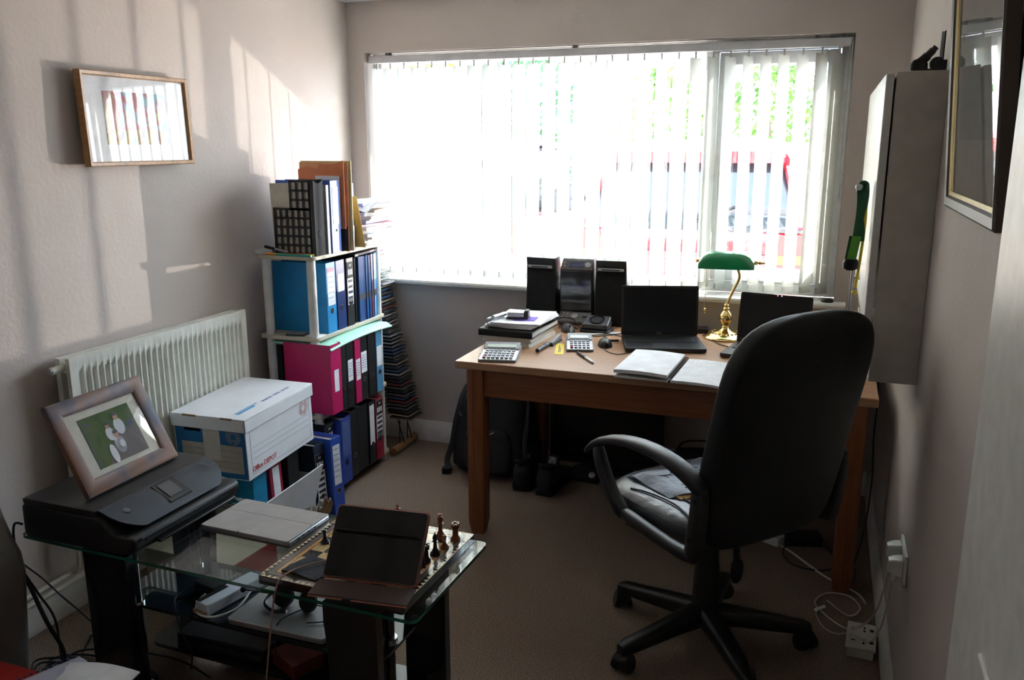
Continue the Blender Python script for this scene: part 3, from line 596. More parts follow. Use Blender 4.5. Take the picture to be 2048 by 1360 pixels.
# ---------------------------------------------------------------- storage boxes below the radiator
bx=thing('archive_box','white and blue cardboard archive box with a lid standing on the open box','storage box',(.266,-1.355,.372),rot=(2.0,0,2))
w,l,h=.318,.46,.24   # local x across the end, y along the side
b=B(); k=.004
b.box(-w/2,-l/2,0,w/2,l/2,k).box(w/2-k,-l/2,k,w/2,l/2,h).box(-w/2,-l/2,k,-w/2+k,l/2,h).box(-w/2+k,l/2-k,k,w/2-k,l/2,h)
obj('carton',b,cardw,bx,bevel=.001)
# blue end wall with a hand hole
eb=B(); hx0,hx1,hz0,hz1=-.115,-.040,h-.062,h-.030
eb.box(-w/2+k,-l/2,k,w/2-k,-l/2+k,hz0).box(-w/2+k,-l/2,hz1,w/2-k,-l/2+k,h).box(-w/2+k,-l/2,hz0,hx0,-l/2+k,hz1).box(hx1,-l/2,hz0,w/2-k,-l/2+k,hz1)
obj('end_wall',eb,cardb,bx)
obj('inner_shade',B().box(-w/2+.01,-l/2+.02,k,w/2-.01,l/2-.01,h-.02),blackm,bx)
tan=mat('print_beige',(.55,.50,.43),.7)
obj('address_panel',B().box(-.130,-l/2-.0008,.025,.140,-l/2,.135),tan,bx); obj('taped_sheet',B().box(-.03,-l/2-.0016,.07,.045,-l/2-.0008,.195),mat('sheet_grey',(.70,.67,.62),.6),bx)
lb=B()
for q in range(4): lb.box(-.12,-l/2-.0014,.045+.022*q,.130,-l/2-.0008,.0465+.022*q)
obj('ruled_lines',lb,mat('rule_grey',(.3,.28,.26),.7),bx)
def seal(parent,m,c,axis,r=.033):
    t=Matrix.Identity(4); b=B()
    def P(a,rr_,dz): 
        u,v=rr_*math.cos(a),rr_*math.sin(a)
        return (c[0]+u,c[1]-dz,c[2]+v) if axis=='y' else (c[0]+dz,c[1]+u,c[2]+v)
    for r0,r1 in ((r*.42,r*.50),(r*.97,r)):
        b.loft([[P(2*math.pi*i/32,r0,.0002) for i in range(32)],[P(2*math.pi*i/32,r1,.0002) for i in range(32)]],cap=False)
    rr_=random.Random(2)
    for i in range(18):
        if i in (4,13): continue
        a=2*math.pi*i/18; 
        b.add([P(a-.07,r*.60,.0004),P(a+.07,r*.60,.0004),P(a+.07,r*.88,.0004),P(a-.07,r*.88,.0004)],[(0,1,2,3)])
    return obj('round_seal',b,m,parent)
seal(bx,tan,(.105,-l/2-.001,.172),'y'); seal(bx,mat('seal_red',(.65,.18,.14),.6),(w/2+.001,.165,.160),'x')
sl=B()
for z_,y0_ in ((.075,-.19),(.098,-.19),(.121,-.19)): sl.box(w/2,y0_,z_,w/2+.0005,.20,z_+.0013)
for a,b__ in (((-.205,.018),(.21,.0193)),((-.205,.195),(.21,.1963))): sl.box(w/2,a[0],a[1],w/2+.0005,b__[0],b__[1])
sl.box(w/2,-.205,.018,w/2+.0005,-.2037,.196); sl.box(w/2,.2087,.018,w/2+.0005,.21,.196)
obj('side_lines',sl,mat('line_bluegrey',(.35,.40,.48),.7),bx)
text('brand_text','Office DEPOT',.030,inkr,bx,(w/2+.0008,-.125,.036),(90,0,90),sx=.9)
# lid with folded flaps
lh=.052; e=.007; lb=B()
lb.box(-w/2-e,-l/2-e,h+.001,w/2+e,l/2+e,h+.006); lb.box(w/2+e-.004,-l/2-e,h-lh+.006,w/2+e,l/2+e,h+.001).box(-w/2-e,-l/2-e,h-lh+.006,-w/2-e+.004,l/2+e,h+.001).box(-w/2-e,l/2+e-.004,h-lh+.006,w/2+e,l/2+e,h+.001).box(-w/2-e,-l/2-e,h-lh+.006,w/2+e-.006,-l/2-e+.004,h+.001)
ld=obj('lid',lb,cardw,bx,bevel=.0015)
obj('lid_slots',B().box(-.11,-l/2-e-.0005,h-.001,-.05,-l/2-e+.003,h+.0065).box(.06,-l/2-e-.0005,h-.001,.11,-l/2-e+.003,h+.0065),cardn,ld)
lt=B(); rr=random.Random(12); yy_=-.03
for q in range(17):
    if q in (6,11): yy_+=.010; continue
    lt.add([(.094,yy_,h+.0066),(.094+.014*rr.uniform(.7,1),yy_+.002,h+.0066),(.096+.014,yy_+.007,h+.0066),(.097,yy_+.008,h+.0066)],[(0,1,2,3)]); yy_+=.0115
obj('lid_print',lt,inkb,ld); obj('lid_swoosh',B().box(.088,-.19,h+.0062,.094,-.05,h+.0066).box(.098,-.19,h+.0062,.108,-.08,h+.0066),mat('swoosh_blue',(.05,.32,.62),.6),ld)
# open box below
ob=thing('open_carton','worn open cardboard box with files inside under the archive box','storage box',(.25,-1.36,0),0)
w,l,h=.36,.42,.235; k=.005
obj('carton',B().box(-w/2,-l/2,0,w/2,l/2,k).box(-w/2,-l/2,k,w/2,-l/2+k,h).box(-w/2,l/2-k,k,w/2,l/2,h).box(-w/2,-l/2+k,k,-w/2+k,l/2-k,h).box(w/2-k,-l/2+k,k,w/2,l/2-k,h-.05),mat('carton_grey',(.45,.42,.38),.8,bump=.05),ob)
obj('side_flap',B().add([(w/2,-.20,.16),(w/2,.19,.10),(w/2+.05,.195,.29),(w/2+.03,-.19,.26),(w/2+.006,-.20,.16),(w/2+.006,.19,.10),(w/2+.056,.195,.29),(w/2+.036,-.19,.26)],[(0,1,2,3),(7,6,5,4),(0,4,5,1),(1,5,6,2),(2,6,7,3),(3,7,4,0)]),cardw,ob)
obj('front_flap',B().sheet(lambda u,v:(-w/2+w*u,-l/2-.01-.05*v,h-.0+.06*v*(1-u*.3)),8,4,.004),MATS['carton_grey'],ob)
obj('torn_corner',B().sheet(lambda u,v:(w/2+.04+.055*u,.13+.06*v+.01*math.sin(u*9),.06+.10*u*(1-.4*v)+.01*math.sin(v*11)+.02*math.cos(u*14)),8,8,.005),cardn,ob)
obj('torn_lining',B().sheet(lambda u,v:(w/2+.035+.04*u,.05+.10*v,.08+.07*u+.012*math.sin(v*12+u*5)),8,8,.002),cardw,ob)
gq='files standing in the open carton'
binder('lever_arch_file','cyan lever arch file propping up the archive box inside the open carton',.40,-1.52,.008,.085,mat('binder_teal',(.01,.25,.45),.4),rot=(0,0,0),h=.352,group=gq,ring=False)
binder('lever_arch_file','dark red lever arch file with a white label in the open carton',.405,-1.40,.008,.08,crims,rot=(0,-3,0),h=.345,group=gq,ring=False,lab=(.20,.33,.55,wt))
binder('lever_arch_file','black lever arch file at the back of the open carton',.40,-1.29,.008,.075,black_board,h=.355,group=gq)
# ---------------------------------------------------------------- desk
DT=.748
dk=thing('desk','orange-brown wooden desk with square legs standing under the window','desk',(1.82,-.53,0)); dk['wp']=1
X0,X1,Y0,Y1=1.028,2.612,-1.012,-.068
obj('desk_top',B().prism(rrect(X0,Y0,X1,Y1,.006,2),DT-.031,DT),oak,dk,bevel=.003)
lx0,lx1,ly0,ly1=X0+.048,X1-.030,Y0+.008,Y1-.045; LW=.072
for x in (lx0,lx1-LW):
    for y in (ly0,ly1-LW):
        b=B(); c=.006
        b.loft([[(px,py,z) for px,py in rrect(x+k,y+k,x+LW-k,y+LW-k,c,2)] for z,k in ((0,.010),(.05,.001),(.06,0),(DT-.031,0))])
        b.box(x+LW*.38,y-.0015,.06,x+LW*.40,y+.002,DT-.035)
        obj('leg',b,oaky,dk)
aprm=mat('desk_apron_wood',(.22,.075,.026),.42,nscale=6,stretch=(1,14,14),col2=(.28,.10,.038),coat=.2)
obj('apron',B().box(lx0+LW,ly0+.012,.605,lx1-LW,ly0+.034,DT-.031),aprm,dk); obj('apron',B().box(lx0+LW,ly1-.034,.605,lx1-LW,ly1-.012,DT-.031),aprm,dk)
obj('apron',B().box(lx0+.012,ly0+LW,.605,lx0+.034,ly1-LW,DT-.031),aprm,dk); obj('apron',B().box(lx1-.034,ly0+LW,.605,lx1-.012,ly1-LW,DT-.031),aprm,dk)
# ---------------------------------------------------------------- micro hi-fi
def speaker(x,y,rz,label):
    t=thing('loudspeaker',label,'loudspeaker',(x,y,DT),rz,group='hi-fi speakers')
    w,h=.155,.315
    b=B().loft([[(px,py,z) for px,py in rrect(-w/2+e,-.0-d,w/2-e,.085,.008)] for z,e,d in ((0,0,.012),(.1,0,.004),(.2,.001,0),(.28,.003,.004),(h,.004,.012))])
    obj('cabinet',b,black,t)
    g=B().loft([[(px,py,z) for px,py in ((-w/2+.006+e,-d),(w/2-.006-e,-d),(w/2-.006-e,-d+.01),(-w/2+.006+e,-d+.01))] for z,e,d in ((.008,0,.0165),(.1,0,.0085),(.2,.001,.0045),(.262,.003,.0065))])
    obj('grille',g,mat('speaker_cloth',(.010,.010,.011),.95,nscale=400,bump=.5),t)
    s=obj('silver_bar',B().at((0,-.0075,.272),(4,0,0)).box(-.063,-.006,-.007,.063,0,.007),silver,t,bevel=.003)
    obj('slot',B().at((0,-.0075,.272),(4,0,0)).box(-.043,-.007,-.0025,.043,-.0055,.0025),blackm,s)
    text('brand_text','PHILIPS',.011,silver,t,(0,-.0178,.018),(87,0,0))
    return t
speaker(1.105,-.135,-4,'left black hi-fi speaker behind the paper pile'); speaker(1.455,-.135,2,'right black hi-fi speaker behind the phone cradle')
hf=thing('micro_hifi','grey micro hi-fi with a display and round dial between two speakers','stereo',(1.283,-.125,DT),0)
w,h=.168,.312
b=B().loft([[(px,py,z) for px,py in rrect(-w/2+e,-d,w/2-e,.10,.008)] for z,e,d in ((.055,0,-.006),(.15,0,.002),(.25,.001,.004),(.262,.001,.004),(h,.008,-.022))])
obj('body',b,dgrey,hf)
obj('cd_door',B().hexa([(-.078,-.006,.062),(.078,-.006,.062),(.078,.02,.062),(-.078,.02,.062),(-.078,-.010,.256),(.078,-.010,.256),(.078,.02,.256),(-.078,.02,.256)]),mat('smoke_gloss',(.03,.031,.035),.12,coat=.6),hf,bevel=.003)
text('brand_text','PHILIPS',.011,silver,hf,(0,-.0095,.155),(88,0,0))
hp=obj('top_panel',B().hexa([(-.08,-.0055,.263),(.08,-.0055,.263),(.08,.03,.263),(-.08,.03,.263),(-.073,.017,.308),(.073,.017,.308),(.073,.03,.308),(-.073,.03,.308)]),mat('panel_grey',(.17,.165,.165),.4,metal=.3),hf,bevel=.002)
obj('display',B().at((-.002,.005,.286),(-27,0,0)).box(-.036,-.002,-.013,.036,0,.013),mat('lcd_blue',(.10,.11,.20),.15),hp); obj('volume_dial',B().at((.056,.005,.285),(-27,0,0)).cyl((0,0,0),(0,-.008,0),.0135,n=24),silver,hp)
for q in (-.007,.009): obj('button',B().at((-.060,.005,.285+q),(-27,0,0)).cyl((0,0,0),(0,-.004,0),.0045),silver,hp)
ft=obj('control_foot',B().hexa([(-.078,-.055,.008),(.078,-.055,.008),(.082,.06,.008),(-.082,.06,.008),(-.078,-.055,.018),(.078,-.055,.018),(.080,.0,.058),(-.080,.0,.058)]),MATS['panel_grey'],hf,bevel=.002)
obj('jog_ring',B().at((0,-.026,.040),(36,0,0)).lathe([(.016,0),(.016,.003),(.011,.003),(.011,.001)],n=24),silver,ft)
for q in range(4): obj('button',B().at((-.057+.02*(q%2),-.037+.02*(q//2),.033+.0145*(q//2)),(36,0,0)).cyl((0,0,0),(0,0,.003),.004),silver,ft)
obj('foot_socket',B().at((.052,-.028,.039),(36,0,0)).box(-.012,-.004,-.001,.010,.004,.0015),blackm,ft)
# CDs beneath the left speaker's front
cz=DT
for i in range(5):
    c=thing('cd_case','clear CD case, %s in the desk stack before the left speaker'%['lowest','second','middle','fourth','topmost'][i],'CD',(1.055+.004*(i%2),-.222-.003*(i%3),cz+.0106*i),-3+2*(i%3),group='CD cases on the desk')
    obj('case',B().box(-.071,-.062,0,.071,.062,.0098),cases if i<4 else mat('cd_clear',(.4,.41,.42),.1,spec=.8),c)
    obj('inlay',B().box(-.060,-.0625,.002,.070,.060,.008) if i<4 else B().box(-.06,-.06,.0098,.069,.06,.0102),cdb[[1,0,4,1,2][i]],c)
    if i==4: obj('disc',B().at((-.02,0,.0102)).lathe([(.010,0),(.010,.0005),(.05,.0005),(.05,0)],n=28),silver,c); obj('sleeve_patch',B().box(.02,-.045,.0103,.068,.01,.0108),mat('patch_orange',(.75,.2,.08),.5),c)
# ---------------------------------------------------------------- paper pile, folder
rr=random.Random(8); z=DT
for i in range(6):
    h=.007; a=rr.uniform(-3,3)
    single('paper_bundle',B().box(-.108,-.15,0,.108,.15,h),paperg if i%2 else cream,'bundle of papers, %s under the black folder on the desk'%['lowest','second lowest','third lowest','third from the top','second from the top','topmost'][i],'paper',group='papers under the folder',loc=(1.142+rr.uniform(-.006,.006),-.545,z),rot=(0,0,a-3)); z+=h
fo=thing('ring_folder','thick black ring folder lying in the middle of the paper pile on the desk','folder',(1.138,-.535,z),-2)
obj('cover',B().sheet(lambda u,v:(-.125+.25*u,-.17+.34*v,.003+.002*math.sin(v*6)),4,8,.003).sheet(lambda u,v:(-.125+.25*u,-.17+.34*v,.027+.003*math.sin(v*5+1)),4,8,.003).box(-.125,-.175,0,.125,-.168,.027),leather,fo,bevel=.002)
obj('pages',B().box(-.118,-.165,.004,.122,.165,.0225),paperg,fo); z+=.031
for i in range(3):
    single('paper_bundle',B().sheet(lambda u,v,i=i:(-.112+.224*u,-.155+.31*v,.0075+.004*abs(u-.5)+.003*v*(2-i)),6,6,.006),paper,'white papers, %s on top of the black folder'%['lowest','middle','topmost'][i],'paper',group='papers on the folder',loc=(1.148+.004*i,-.525,z),rot=(0,0,[-6,-1,4][i])); z+=.0085
z+=.004
hpn=thing('hole_punch','silver and black hole punch on top of the white papers','hole punch',(1.145,-.575,z),10)
obj('base',B().box(-.05,-.03,0,.05,.03,.006),black,hpn,bevel=.002); obj('handle',B().box(-.045,-.028,.006,.030,.028,.028),silver,hpn,bevel=.004); obj('end_cap',B().box(.030,-.02,.006,.048,.03,.036),black,hpn,bevel=.003)
purple=mat('purple_card',(.18,.08,.55),.5)
single('purple_notebook',B().box(-.045,-.045,0,.05,.04,.0035),purple,'small purple notebook under the hole punch on the papers','notebook',loc=(1.178,-.57,z-.0045),rot=(0,0,6),bevel=.001)
gs=thing('glue_stick','silver glue stick lying beside the hole punch on the papers','glue stick',(1.062,-.625,z+.010),0)
obj('tube',B().cyl((-.005,-.03,0),(.01,.04,0),.010),silver,gs); obj('cap',B().cyl((.01,.04,0),(.016,.062,0),.011),chrome,gs); pen('ballpoint_pen','clear ballpoint pen beside the glue stick on the papers',(1.035,-.665,z+.005),(1.05,-.57,z+.005),mat('pen_clear',(.55,.57,.6),.2),black)
# ---------------------------------------------------------------- calculators
def calculator(x,y,rz,w,d,label,rows,cols,tilt=14):
    t=thing('calculator',label,'calculator',(x,y,DT),rz,group='desk calculators')
    b=B().loft([[(px,py,zf+(py+d/2)/d*.018*k) for px,py in rrect(-w/2,-d/2,w/2,d/2,.01)] for zf,k in ((0.0,0),(.010,1))]); obj('body',b,mgrey,t,bevel=.001)
    zt=lambda y_:.010+(y_+d/2)/d*.018
    f=B(); f.hexa([(-w/2+.004,-d/2+.004,zt(-d/2+.004)),(w/2-.004,-d/2+.004,zt(-d/2+.004)),(w/2-.004,d/2-.004,zt(d/2-.004)),(-w/2+.004,d/2-.004,zt(d/2-.004)),(-w/2+.004,-d/2+.004,zt(-d/2+.004)+.001),(w/2-.004,-d/2+.004,zt(-d/2+.004)+.001),(w/2-.004,d/2-.004,zt(d/2-.004)+.001),(-w/2+.004,d/2-.004,zt(d/2-.004)+.001)])
    obj('face_plate',f,silver,t)
    kb=B(); y0_,y1_=-d/2+.012,d/2-.07
    for i in range(rows):
        for j in range(cols):
            cx=-w/2+.014+(w-.028)*(j+.5)/cols; cy=y0_+(y1_-y0_)*(i+.5)/rows; kw=(w-.028)/cols*.36; kh=(y1_-y0_)/rows*.34
            k_=obj('key',B().box(cx-kw,cy-kh,zt(cy),cx+kw,cy+kh,zt(cy)+.006),crims if (i==0 and j==0) else mat('key_grey',(.42,.43,.46),.5),t,bevel=.001)
    dc=d/2-.04; dsp=obj('display_hood',B().at((0,dc,zt(dc)),(16,0,0)).box(-w/2+.004,-.026,-.004,w/2-.004,.034,.010),mgrey,t,bevel=.002)
    obj('lcd',B().at((0,dc-.004,zt(dc)),(16,0,0)).box(-w/2+.018,-.013,.009,w/2-.018,.012,.0112),mat('lcd_green',(.50,.58,.50),.2),dsp); obj('solar_cell',B().at((0,dc+.022,zt(dc)),(16,0,0)).box(-w/2+.025,-.005,.009,w/2-.04,.005,.011),mat('solar_brown',(.09,.06,.06),.2),dsp)
    return t
calculator(1.178,-.885,12,.155,.195,'large silver desk calculator at the front left corner of the desk',4,7)
calculator(1.437,-.605,17,.115,.19,'smaller silver calculator in front of the hi-fi, beside the mouse',4,5)
pen('marker_pen','thick black marker pen lying beside the paper pile on the desk',(1.300,-.770,DT+.010),(1.306,-.640,DT+.010),black,mat('marker_grey',(.09,.09,.1),.5),r=.009,frac=.65)
sp_=thing('stapler','grey and black stapler lying between the paper pile and the yellow card','stapler',(1.318,-.575,DT),-2)
obj('base',B().box(-.012,-.065,0,.012,.065,.006),black,sp_,bevel=.002); obj('arm',B().hexa([(-.011,-.06,.008),(.011,-.06,.008),(.011,.06,.008),(-.011,.06,.008),(-.010,-.06,.016),(.010,-.06,.016),(.009,.06,.032),(-.009,.06,.032)]),mgrey,sp_,bevel=.002)
yc=single('yellow_card',B().box(-.019,-.10,0,.019,.10,.0015),yellow,'long narrow yellow card lying on the desk beside the calculator','card',loc=(1.368,-.672,DT),rot=(0,0,15))
obj('print',B().box(-.004,-.06,.0015,-.001,.07,.0018).box(.002,-.06,.0015,.005,.02,.0018),ink,yc)
pen('ballpoint_pen','black and silver pen lying in the middle of the desk',(1.567,-.868,DT+.0055),(1.466,-.733,DT+.0055),silver,black,r=.0055,frac=.5)
# ---------------------------------------------------------------- mice, phone cradle
def mouse(x,y,rz,label,m1,m2):
    t=thing('computer_mouse',label,'mouse',(x,y,DT),rz,group='computer mice')
    secs=[sup(0,yy,hz,w_,.001,2,20,(1,0,0),(0,0,1)) for yy,w_,hz in ()]
    S=[]
    for i in range(9):
        v=-1+2*i/8; w_=.031*math.sqrt(max(.04,1-(abs(v)**2.6))); hh=.036*math.sqrt(max(.03,1-(abs(v-.15)/1.16)**2.4))
        S.append([(w_*math.cos(a)*(1.0),v*.055,max(0,hh*math.sin(a)) if math.sin(a)>0 else 0) for a in [math.pi*2*k/20 for k in range(20)]])
    obj('shell',B().loft(S),m1,t); obj('button_panel',B().loft([[(p[0]*.55,p[1],p[2]*1.03+.0006) for p in s] for s in S[0:5]] ),m2,t)
    obj('scroll_wheel',B().cyl((-.004,-.03,.030),(.004,-.03,.030),.008),blackm,t)
    return t
mouse(1.535,-.545,200,'black and silver computer mouse beside the open laptop',black,silver); mouse(1.300,-.318,30,'dark grey computer mouse between the paper pile and the hi-fi',dgrey,mgrey)
single('mouse_cable',B().tube([(1.545,-.60,DT+.006),(1.57,-.655,DT+.003),(1.63,-.69,DT+.003),(1.68,-.60,DT+.003)],.002,6),black,'black mouse cable running from the mouse towards the laptop','cable')
pc=thing('phone_cradle','black cordless phone cradle with a round recess in front of the right speaker','phone cradle',(1.425,-.265,DT),-2)
obj('foot',B().prism(rrect(-.072,-.055,.072,.05,.02),0,.012),black,pc,bevel=.003)
obj('cradle',B().hexa([(-.062,-.04,.012),(.062,-.04,.012),(.058,.05,.012),(-.058,.05,.012),(-.064,-.045,.036),(.064,-.045,.036),(.056,.045,.066),(-.056,.045,.066)]),dgrey,pc,bevel=.006)
obj('recess_ring',B().at((0,.0,.053),(18,0,0)).lathe([(.036,0),(.036,.004),(.028,.004),(.026,-.004)],n=28),mat('gloss_black',(.02,.022,.026),.1,coat=1),pc); obj('recess',B().at((0,.0,.0535),(18,0,0)).lathe([(.0,.0),(.027,.001),(.027,.0),(0,-.001)],n=28),blackm,pc)
for i,(pts,l) in enumerate([([(1.235,-.24,DT+.004),(1.26,-.27,DT+.02),(1.30,-.24,DT+.008),(1.34,-.28,DT+.004),(1.30,-.32,DT+.02),(1.25,-.30,DT+.008)],'black cable tangled behind the grey mouse'),([(1.22,-.20,DT+.03),(1.25,-.22,DT+.045),(1.29,-.19,DT+.03),(1.33,-.23,DT+.004),(1.38,-.22,DT+.004)],'black cable looping under the hi-fi control panel'),([(1.36,-.36,DT+.004),(1.42,-.385,DT+.004),(1.50,-.33,DT+.004),(1.56,-.36,DT+.005),(1.60,-.33,DT+.005)],'thin black cable crossing the white strip to the laptop'),
   ([(1.40,-.50,DT+.03),(1.39,-.43,DT+.02),(1.45,-.40,DT+.004),(1.55,-.30,DT+.004)],'thin black lead behind the smaller calculator')]):
    single('desk_cable',B().tube(pts,.0022,6),black,l,'cable',group='cables on the desk')
single('white_strip',B().box(-.125,-.014,0,.125,.014,.003),mat('strip_white',(.66,.67,.66),.4),'pale plastic ruler lying behind the smaller calculator','ruler',loc=(1.435,-.345,DT),rot=(0,0,33))
usb=thing('usb_stick','black USB stick with a green end plugged in at the laptop side','USB stick',(1.555,-.47,DT+.008),20)
obj('body',B().box(-.022,-.007,-.004,.022,.007,.005),black,usb,bevel=.002); obj('green_end',B().box(-.032,-.0075,-.0045,-.022,.0075,.0055),mint,usb,bevel=.001)
# ---------------------------------------------------------------- laptops
def laptop(x,y,rz,w,d,sh,tilt,label,name,logo=None,lights=False):
    t=thing('laptop',label,'laptop',(x,y,DT),rz)
    obj('base',B().loft([[(px,py,z) for px,py in rrect(-w/2+e,-d,w/2-e,.0,.009)] for z,e in ((0.002,.006),(.006,0),(.017,0),(.019,.001))]),black,t)
    obj('keyboard_well',B().box(-w/2+.018,-d*.56,.0188,w/2-.018,-.022,.0196),blackm,t)
    kb=B(); 
    for i in range(6):
        for j in range(15):
            kx=-w/2+.021+(w-.042)*j/15; ky=-.026-(d*.56-.034)*(i+1)/6; 
            if i==5 and 4<=j<=8:
                if j==4: kb.box(kx,ky,.0196,kx+(w-.042)*5/15-.003,ky+(d*.56-.034)/6-.003,.0212)
                continue
            kb.box(kx,ky,.0196,kx+(w-.042)/15-.003,ky+(d*.56-.034)/6-.003,.0212)
    kk=obj('keys',kb,mat('key_dark',(.035,.036,.04),.45),t); kk['kind']='stuff'
    obj('touchpad',B().box(-.05,-d+.014,.0188,.05,-d*.6,.0196),dgrey,t,bevel=.0005)
    c,s=math.cos(R(tilt)),math.sin(R(tilt))
    P=lambda u,v,q:(u,(.0+v*s)-q*c,.019+v*c+q*s)
    lid=B()
    rr_=rrect(-w/2,0,w/2,sh,.008)
    lid.loft([[P(px,py,q) for px,py in rr_] for q in (-.006,0)]); l=obj('lid',lid,black,t,bevel=.0008)
    obj('screen',B().loft([[P(px,py,q) for px,py in ((-w/2+.010,.02),(w/2-.010,.02),(w/2-.010,sh-.010),(-w/2+.010,sh-.010))] for q in (0,.0006)]),mat('screen_dark',(.012,.012,.014),.22),l)
    obj('hinge',B().cyl((-w*.36,-.002,.019),(w*.36,-.002,.019),.006),black,t)
    if logo: text('brand_text',logo,.010,silver,l,P(0,.010,.0008),(90-tilt,0,0))
    if lights:
        obj('camera_light',B().sphere(P(.005,sh-.005,.001),.0022,8),mat('led_red',(.9,.05,.1),.3,emit=((1,.05,.1),2)),l); obj('camera_light',B().sphere(P(.022,sh-.005,.001),.002,8),mat('led_blue',(.3,.3,1),.3,emit=((.4,.4,1),1.5)),l)
    return t
laptop(1.733,-.350,17,.338,.255,.222,6,'large black laptop standing open beside the brass lamp','laptop','DELL')
laptop(2.215,-.375,-10,.300,.245,.215,10,'smaller black laptop with a red light partly hidden behind the chair','laptop',None,True)
single('router',B().prism(rrect(-.045,-.035,.045,.035,.008),0,.022),black,'small black box behind the right edge of the large laptop','router',loc=(1.875,-.13,DT),rot=(0,0,10),bevel=.002)
single('desk_cable',B().tube([(1.90,-.16,DT+.004),(1.915,-.23,DT+.003),(1.95,-.28,DT+.003),(2.00,-.36,DT+.003),(2.055,-.42,DT+.005)],.0022,6),black,'black cable running from the small box to the hidden laptop','cable')
# ---------------------------------------------------------------- banker's lamp
la=thing('bankers_lamp','brass desk lamp with a green glass shade and pull chain','lamp',(2.005,-.215,DT))
obj('base',B().lathe([(0,0),(.092,0),(.094,.006),(.088,.012),(.080,.014),(.070,.022),(.052,.030),(.034,.035),(.020,.040),(.014,.048),(.0,.05)],n=40),brass,la)
sc=B()
for i in range(20):
    a=2*math.pi*i/20; sc.sphere((.058*math.cos(a),.058*math.sin(a),.026),.0085,8,(1,1,.6))
obj('base_scallops',sc,brass,la)
obj('stem_knop',B().lathe([(0,.045),(.012,.046),(.016,.052),(.012,.058),(.020,.068),(.027,.080),(.028,.092),(.024,.100),(.026,.104),(.018,.118),(.010,.126),(.014,.134),(.009,.142),(.011,.150),(.006,.158),(0,.16)],n=32),brass,la)
obj('stem_arm',B().tube([(0,0,.15),(.010,0,.18),(.028,0,.225),(.045,-.002,.265),(.048,-.004,.29),(.040,-.004,.315),(.032,-.004,.335)],.0062,12),brass,la)
gm=mat('green_glass',(.005,.30,.10),.14,coat=1,spec=.7); nt=gm.node_tree; pbs=nt.nodes['Principled BSDF']; pbs.inputs['Transmission Weight'].default_value=.0  # base green lightened in place of window light passing through the shade
def shade(off):
    S=[]
    for i in range(13):
        v=-1+2*i/12; k=(1-abs(v)**5)**.5 if abs(v)<1 else 0; k=max(k,.30)
        sec=[]
        for j in range(17):
            a=math.pi*j/16*1.06-.03*math.pi; c,s=math.cos(a),math.sin(a)
            rx=(.052-off)*(.72+.28*k); rz=(.068-off)*k
            sec.append((v*(.122-off)*(.985),rx*math.copysign(abs(c)**.75,c),max(-.006,rz*max(0,s)**.7) if s>0 else -.006))
        S.append(sec)
    return S
so,si=shade(0),shade(.005); n=17; b=B()
b.loft([o_+i_[::-1] for o_,i_ in zip(so,si)])
sh=obj('shade',b,gm,la,sub=0,ang=60); sh.location=(-.012,.0,.322); sh.rotation_euler=(R(0),0,R(6))
# close both ends of the shade
for sg in (0,-1):
    e=obj('shade_end',B().add([tuple(p) for p in so[sg]],[tuple(range(17))]).add([(p[0]*.97,p[1],p[2]) for p in so[sg]],[tuple(range(17))[::-1]]),gm,la); e.location=sh.location; e.rotation_euler=sh.rotation_euler
fx=B().cyl((.108,.0,.345),(.122,0,.345),.010,n=16).cyl((.120,0,.345),(.148,0,.345),.005).sphere((.132,0,.345),.0085,12).sphere((.150,0,.345),.005,10); obj('shade_finial',B().cyl((-.128,-.003,.345),(-.142,-.003,.345),.008),brass,la)
obj('shade_finial',fx,brass,la)
obj('bulb_holder',B().cyl((-.02,0,.345),(.09,0,.345),.012).tube([(.032,-.004,.33),(.03,0,.345)],.008),brass,la)
pcb=B().cyl((-.095,-.01,.33),(-.094,-.01,.13),.0009,n=5)
for i in range(26): pcb.sphere((-.095,-.01,.325-.0074*i),.0021,6)
ch_=obj('pull_chain',pcb,brass,la); obj('chain_bob',B().lathe([(0,0),(.004,.004),(.0055,.010),(.003,.018),(.0045,.022),(0,.026)],(-.094,-.01,.108),12),brass,ch_)
# ---------------------------------------------------------------- open notebook
nb=thing('open_notebook','spiral notebook lying open with handwritten pages at the front of the desk','notebook',(1.905,-.86,DT),-2)
for sg,nm in ((-1,'left_pages'),(1,'right_pages')):
    obj(nm,B().sheet(lambda u,v,sg=sg:(sg*(.007+.205*u),-.19+.345*v+.02*u*(-sg),(.016 if sg<0 else .012)+.004*math.sin(u*3.1)-.002*u),10,4,.013 if sg<0 else .009),paper,nb,bevel=0)
    obj('edge_pages',B().box(min(sg*.006,sg*.206),-.186,.0005,max(sg*.006,sg*.206),.15,.006),paperg,nb)
sp=B()
for i in range(34):
    y=-.18+.01*i; sp.loft([[(.010*math.cos(2*math.pi*k/10)+.0011*math.cos(q)*math.cos(2*math.pi*k/10),y+.0011*math.sin(q),.011+.010*math.sin(2*math.pi*k/10)+.0011*math.cos(q)*math.sin(2*math.pi*k/10)) for q in (0,1.57,3.14,4.71)] for k in range(10)],closed=True)
obj('spiral_binding',sp,mat('wire_dark',(.12,.12,.13),.35,metal=.7),nb)
hw_=B(); rr=random.Random(4)
for i in range(11):
    x=.03; y=.12-.024*i
    while x<.17:
        L=rr.uniform(.008,.02); hw_.tube([(x+L*k/4,y+rr.uniform(-.0018,.0018)-.02*x/.2,.0168+.0035*math.sin((x+L*k/4)/.205*3.1)-.0008) for k in range(5)],.00022,4,sub=2); x+=L+.005
    if rr.random()<.3: continue
obj('handwriting',hw_,mat('pencil_blue',(.35,.40,.55),.7),nb)
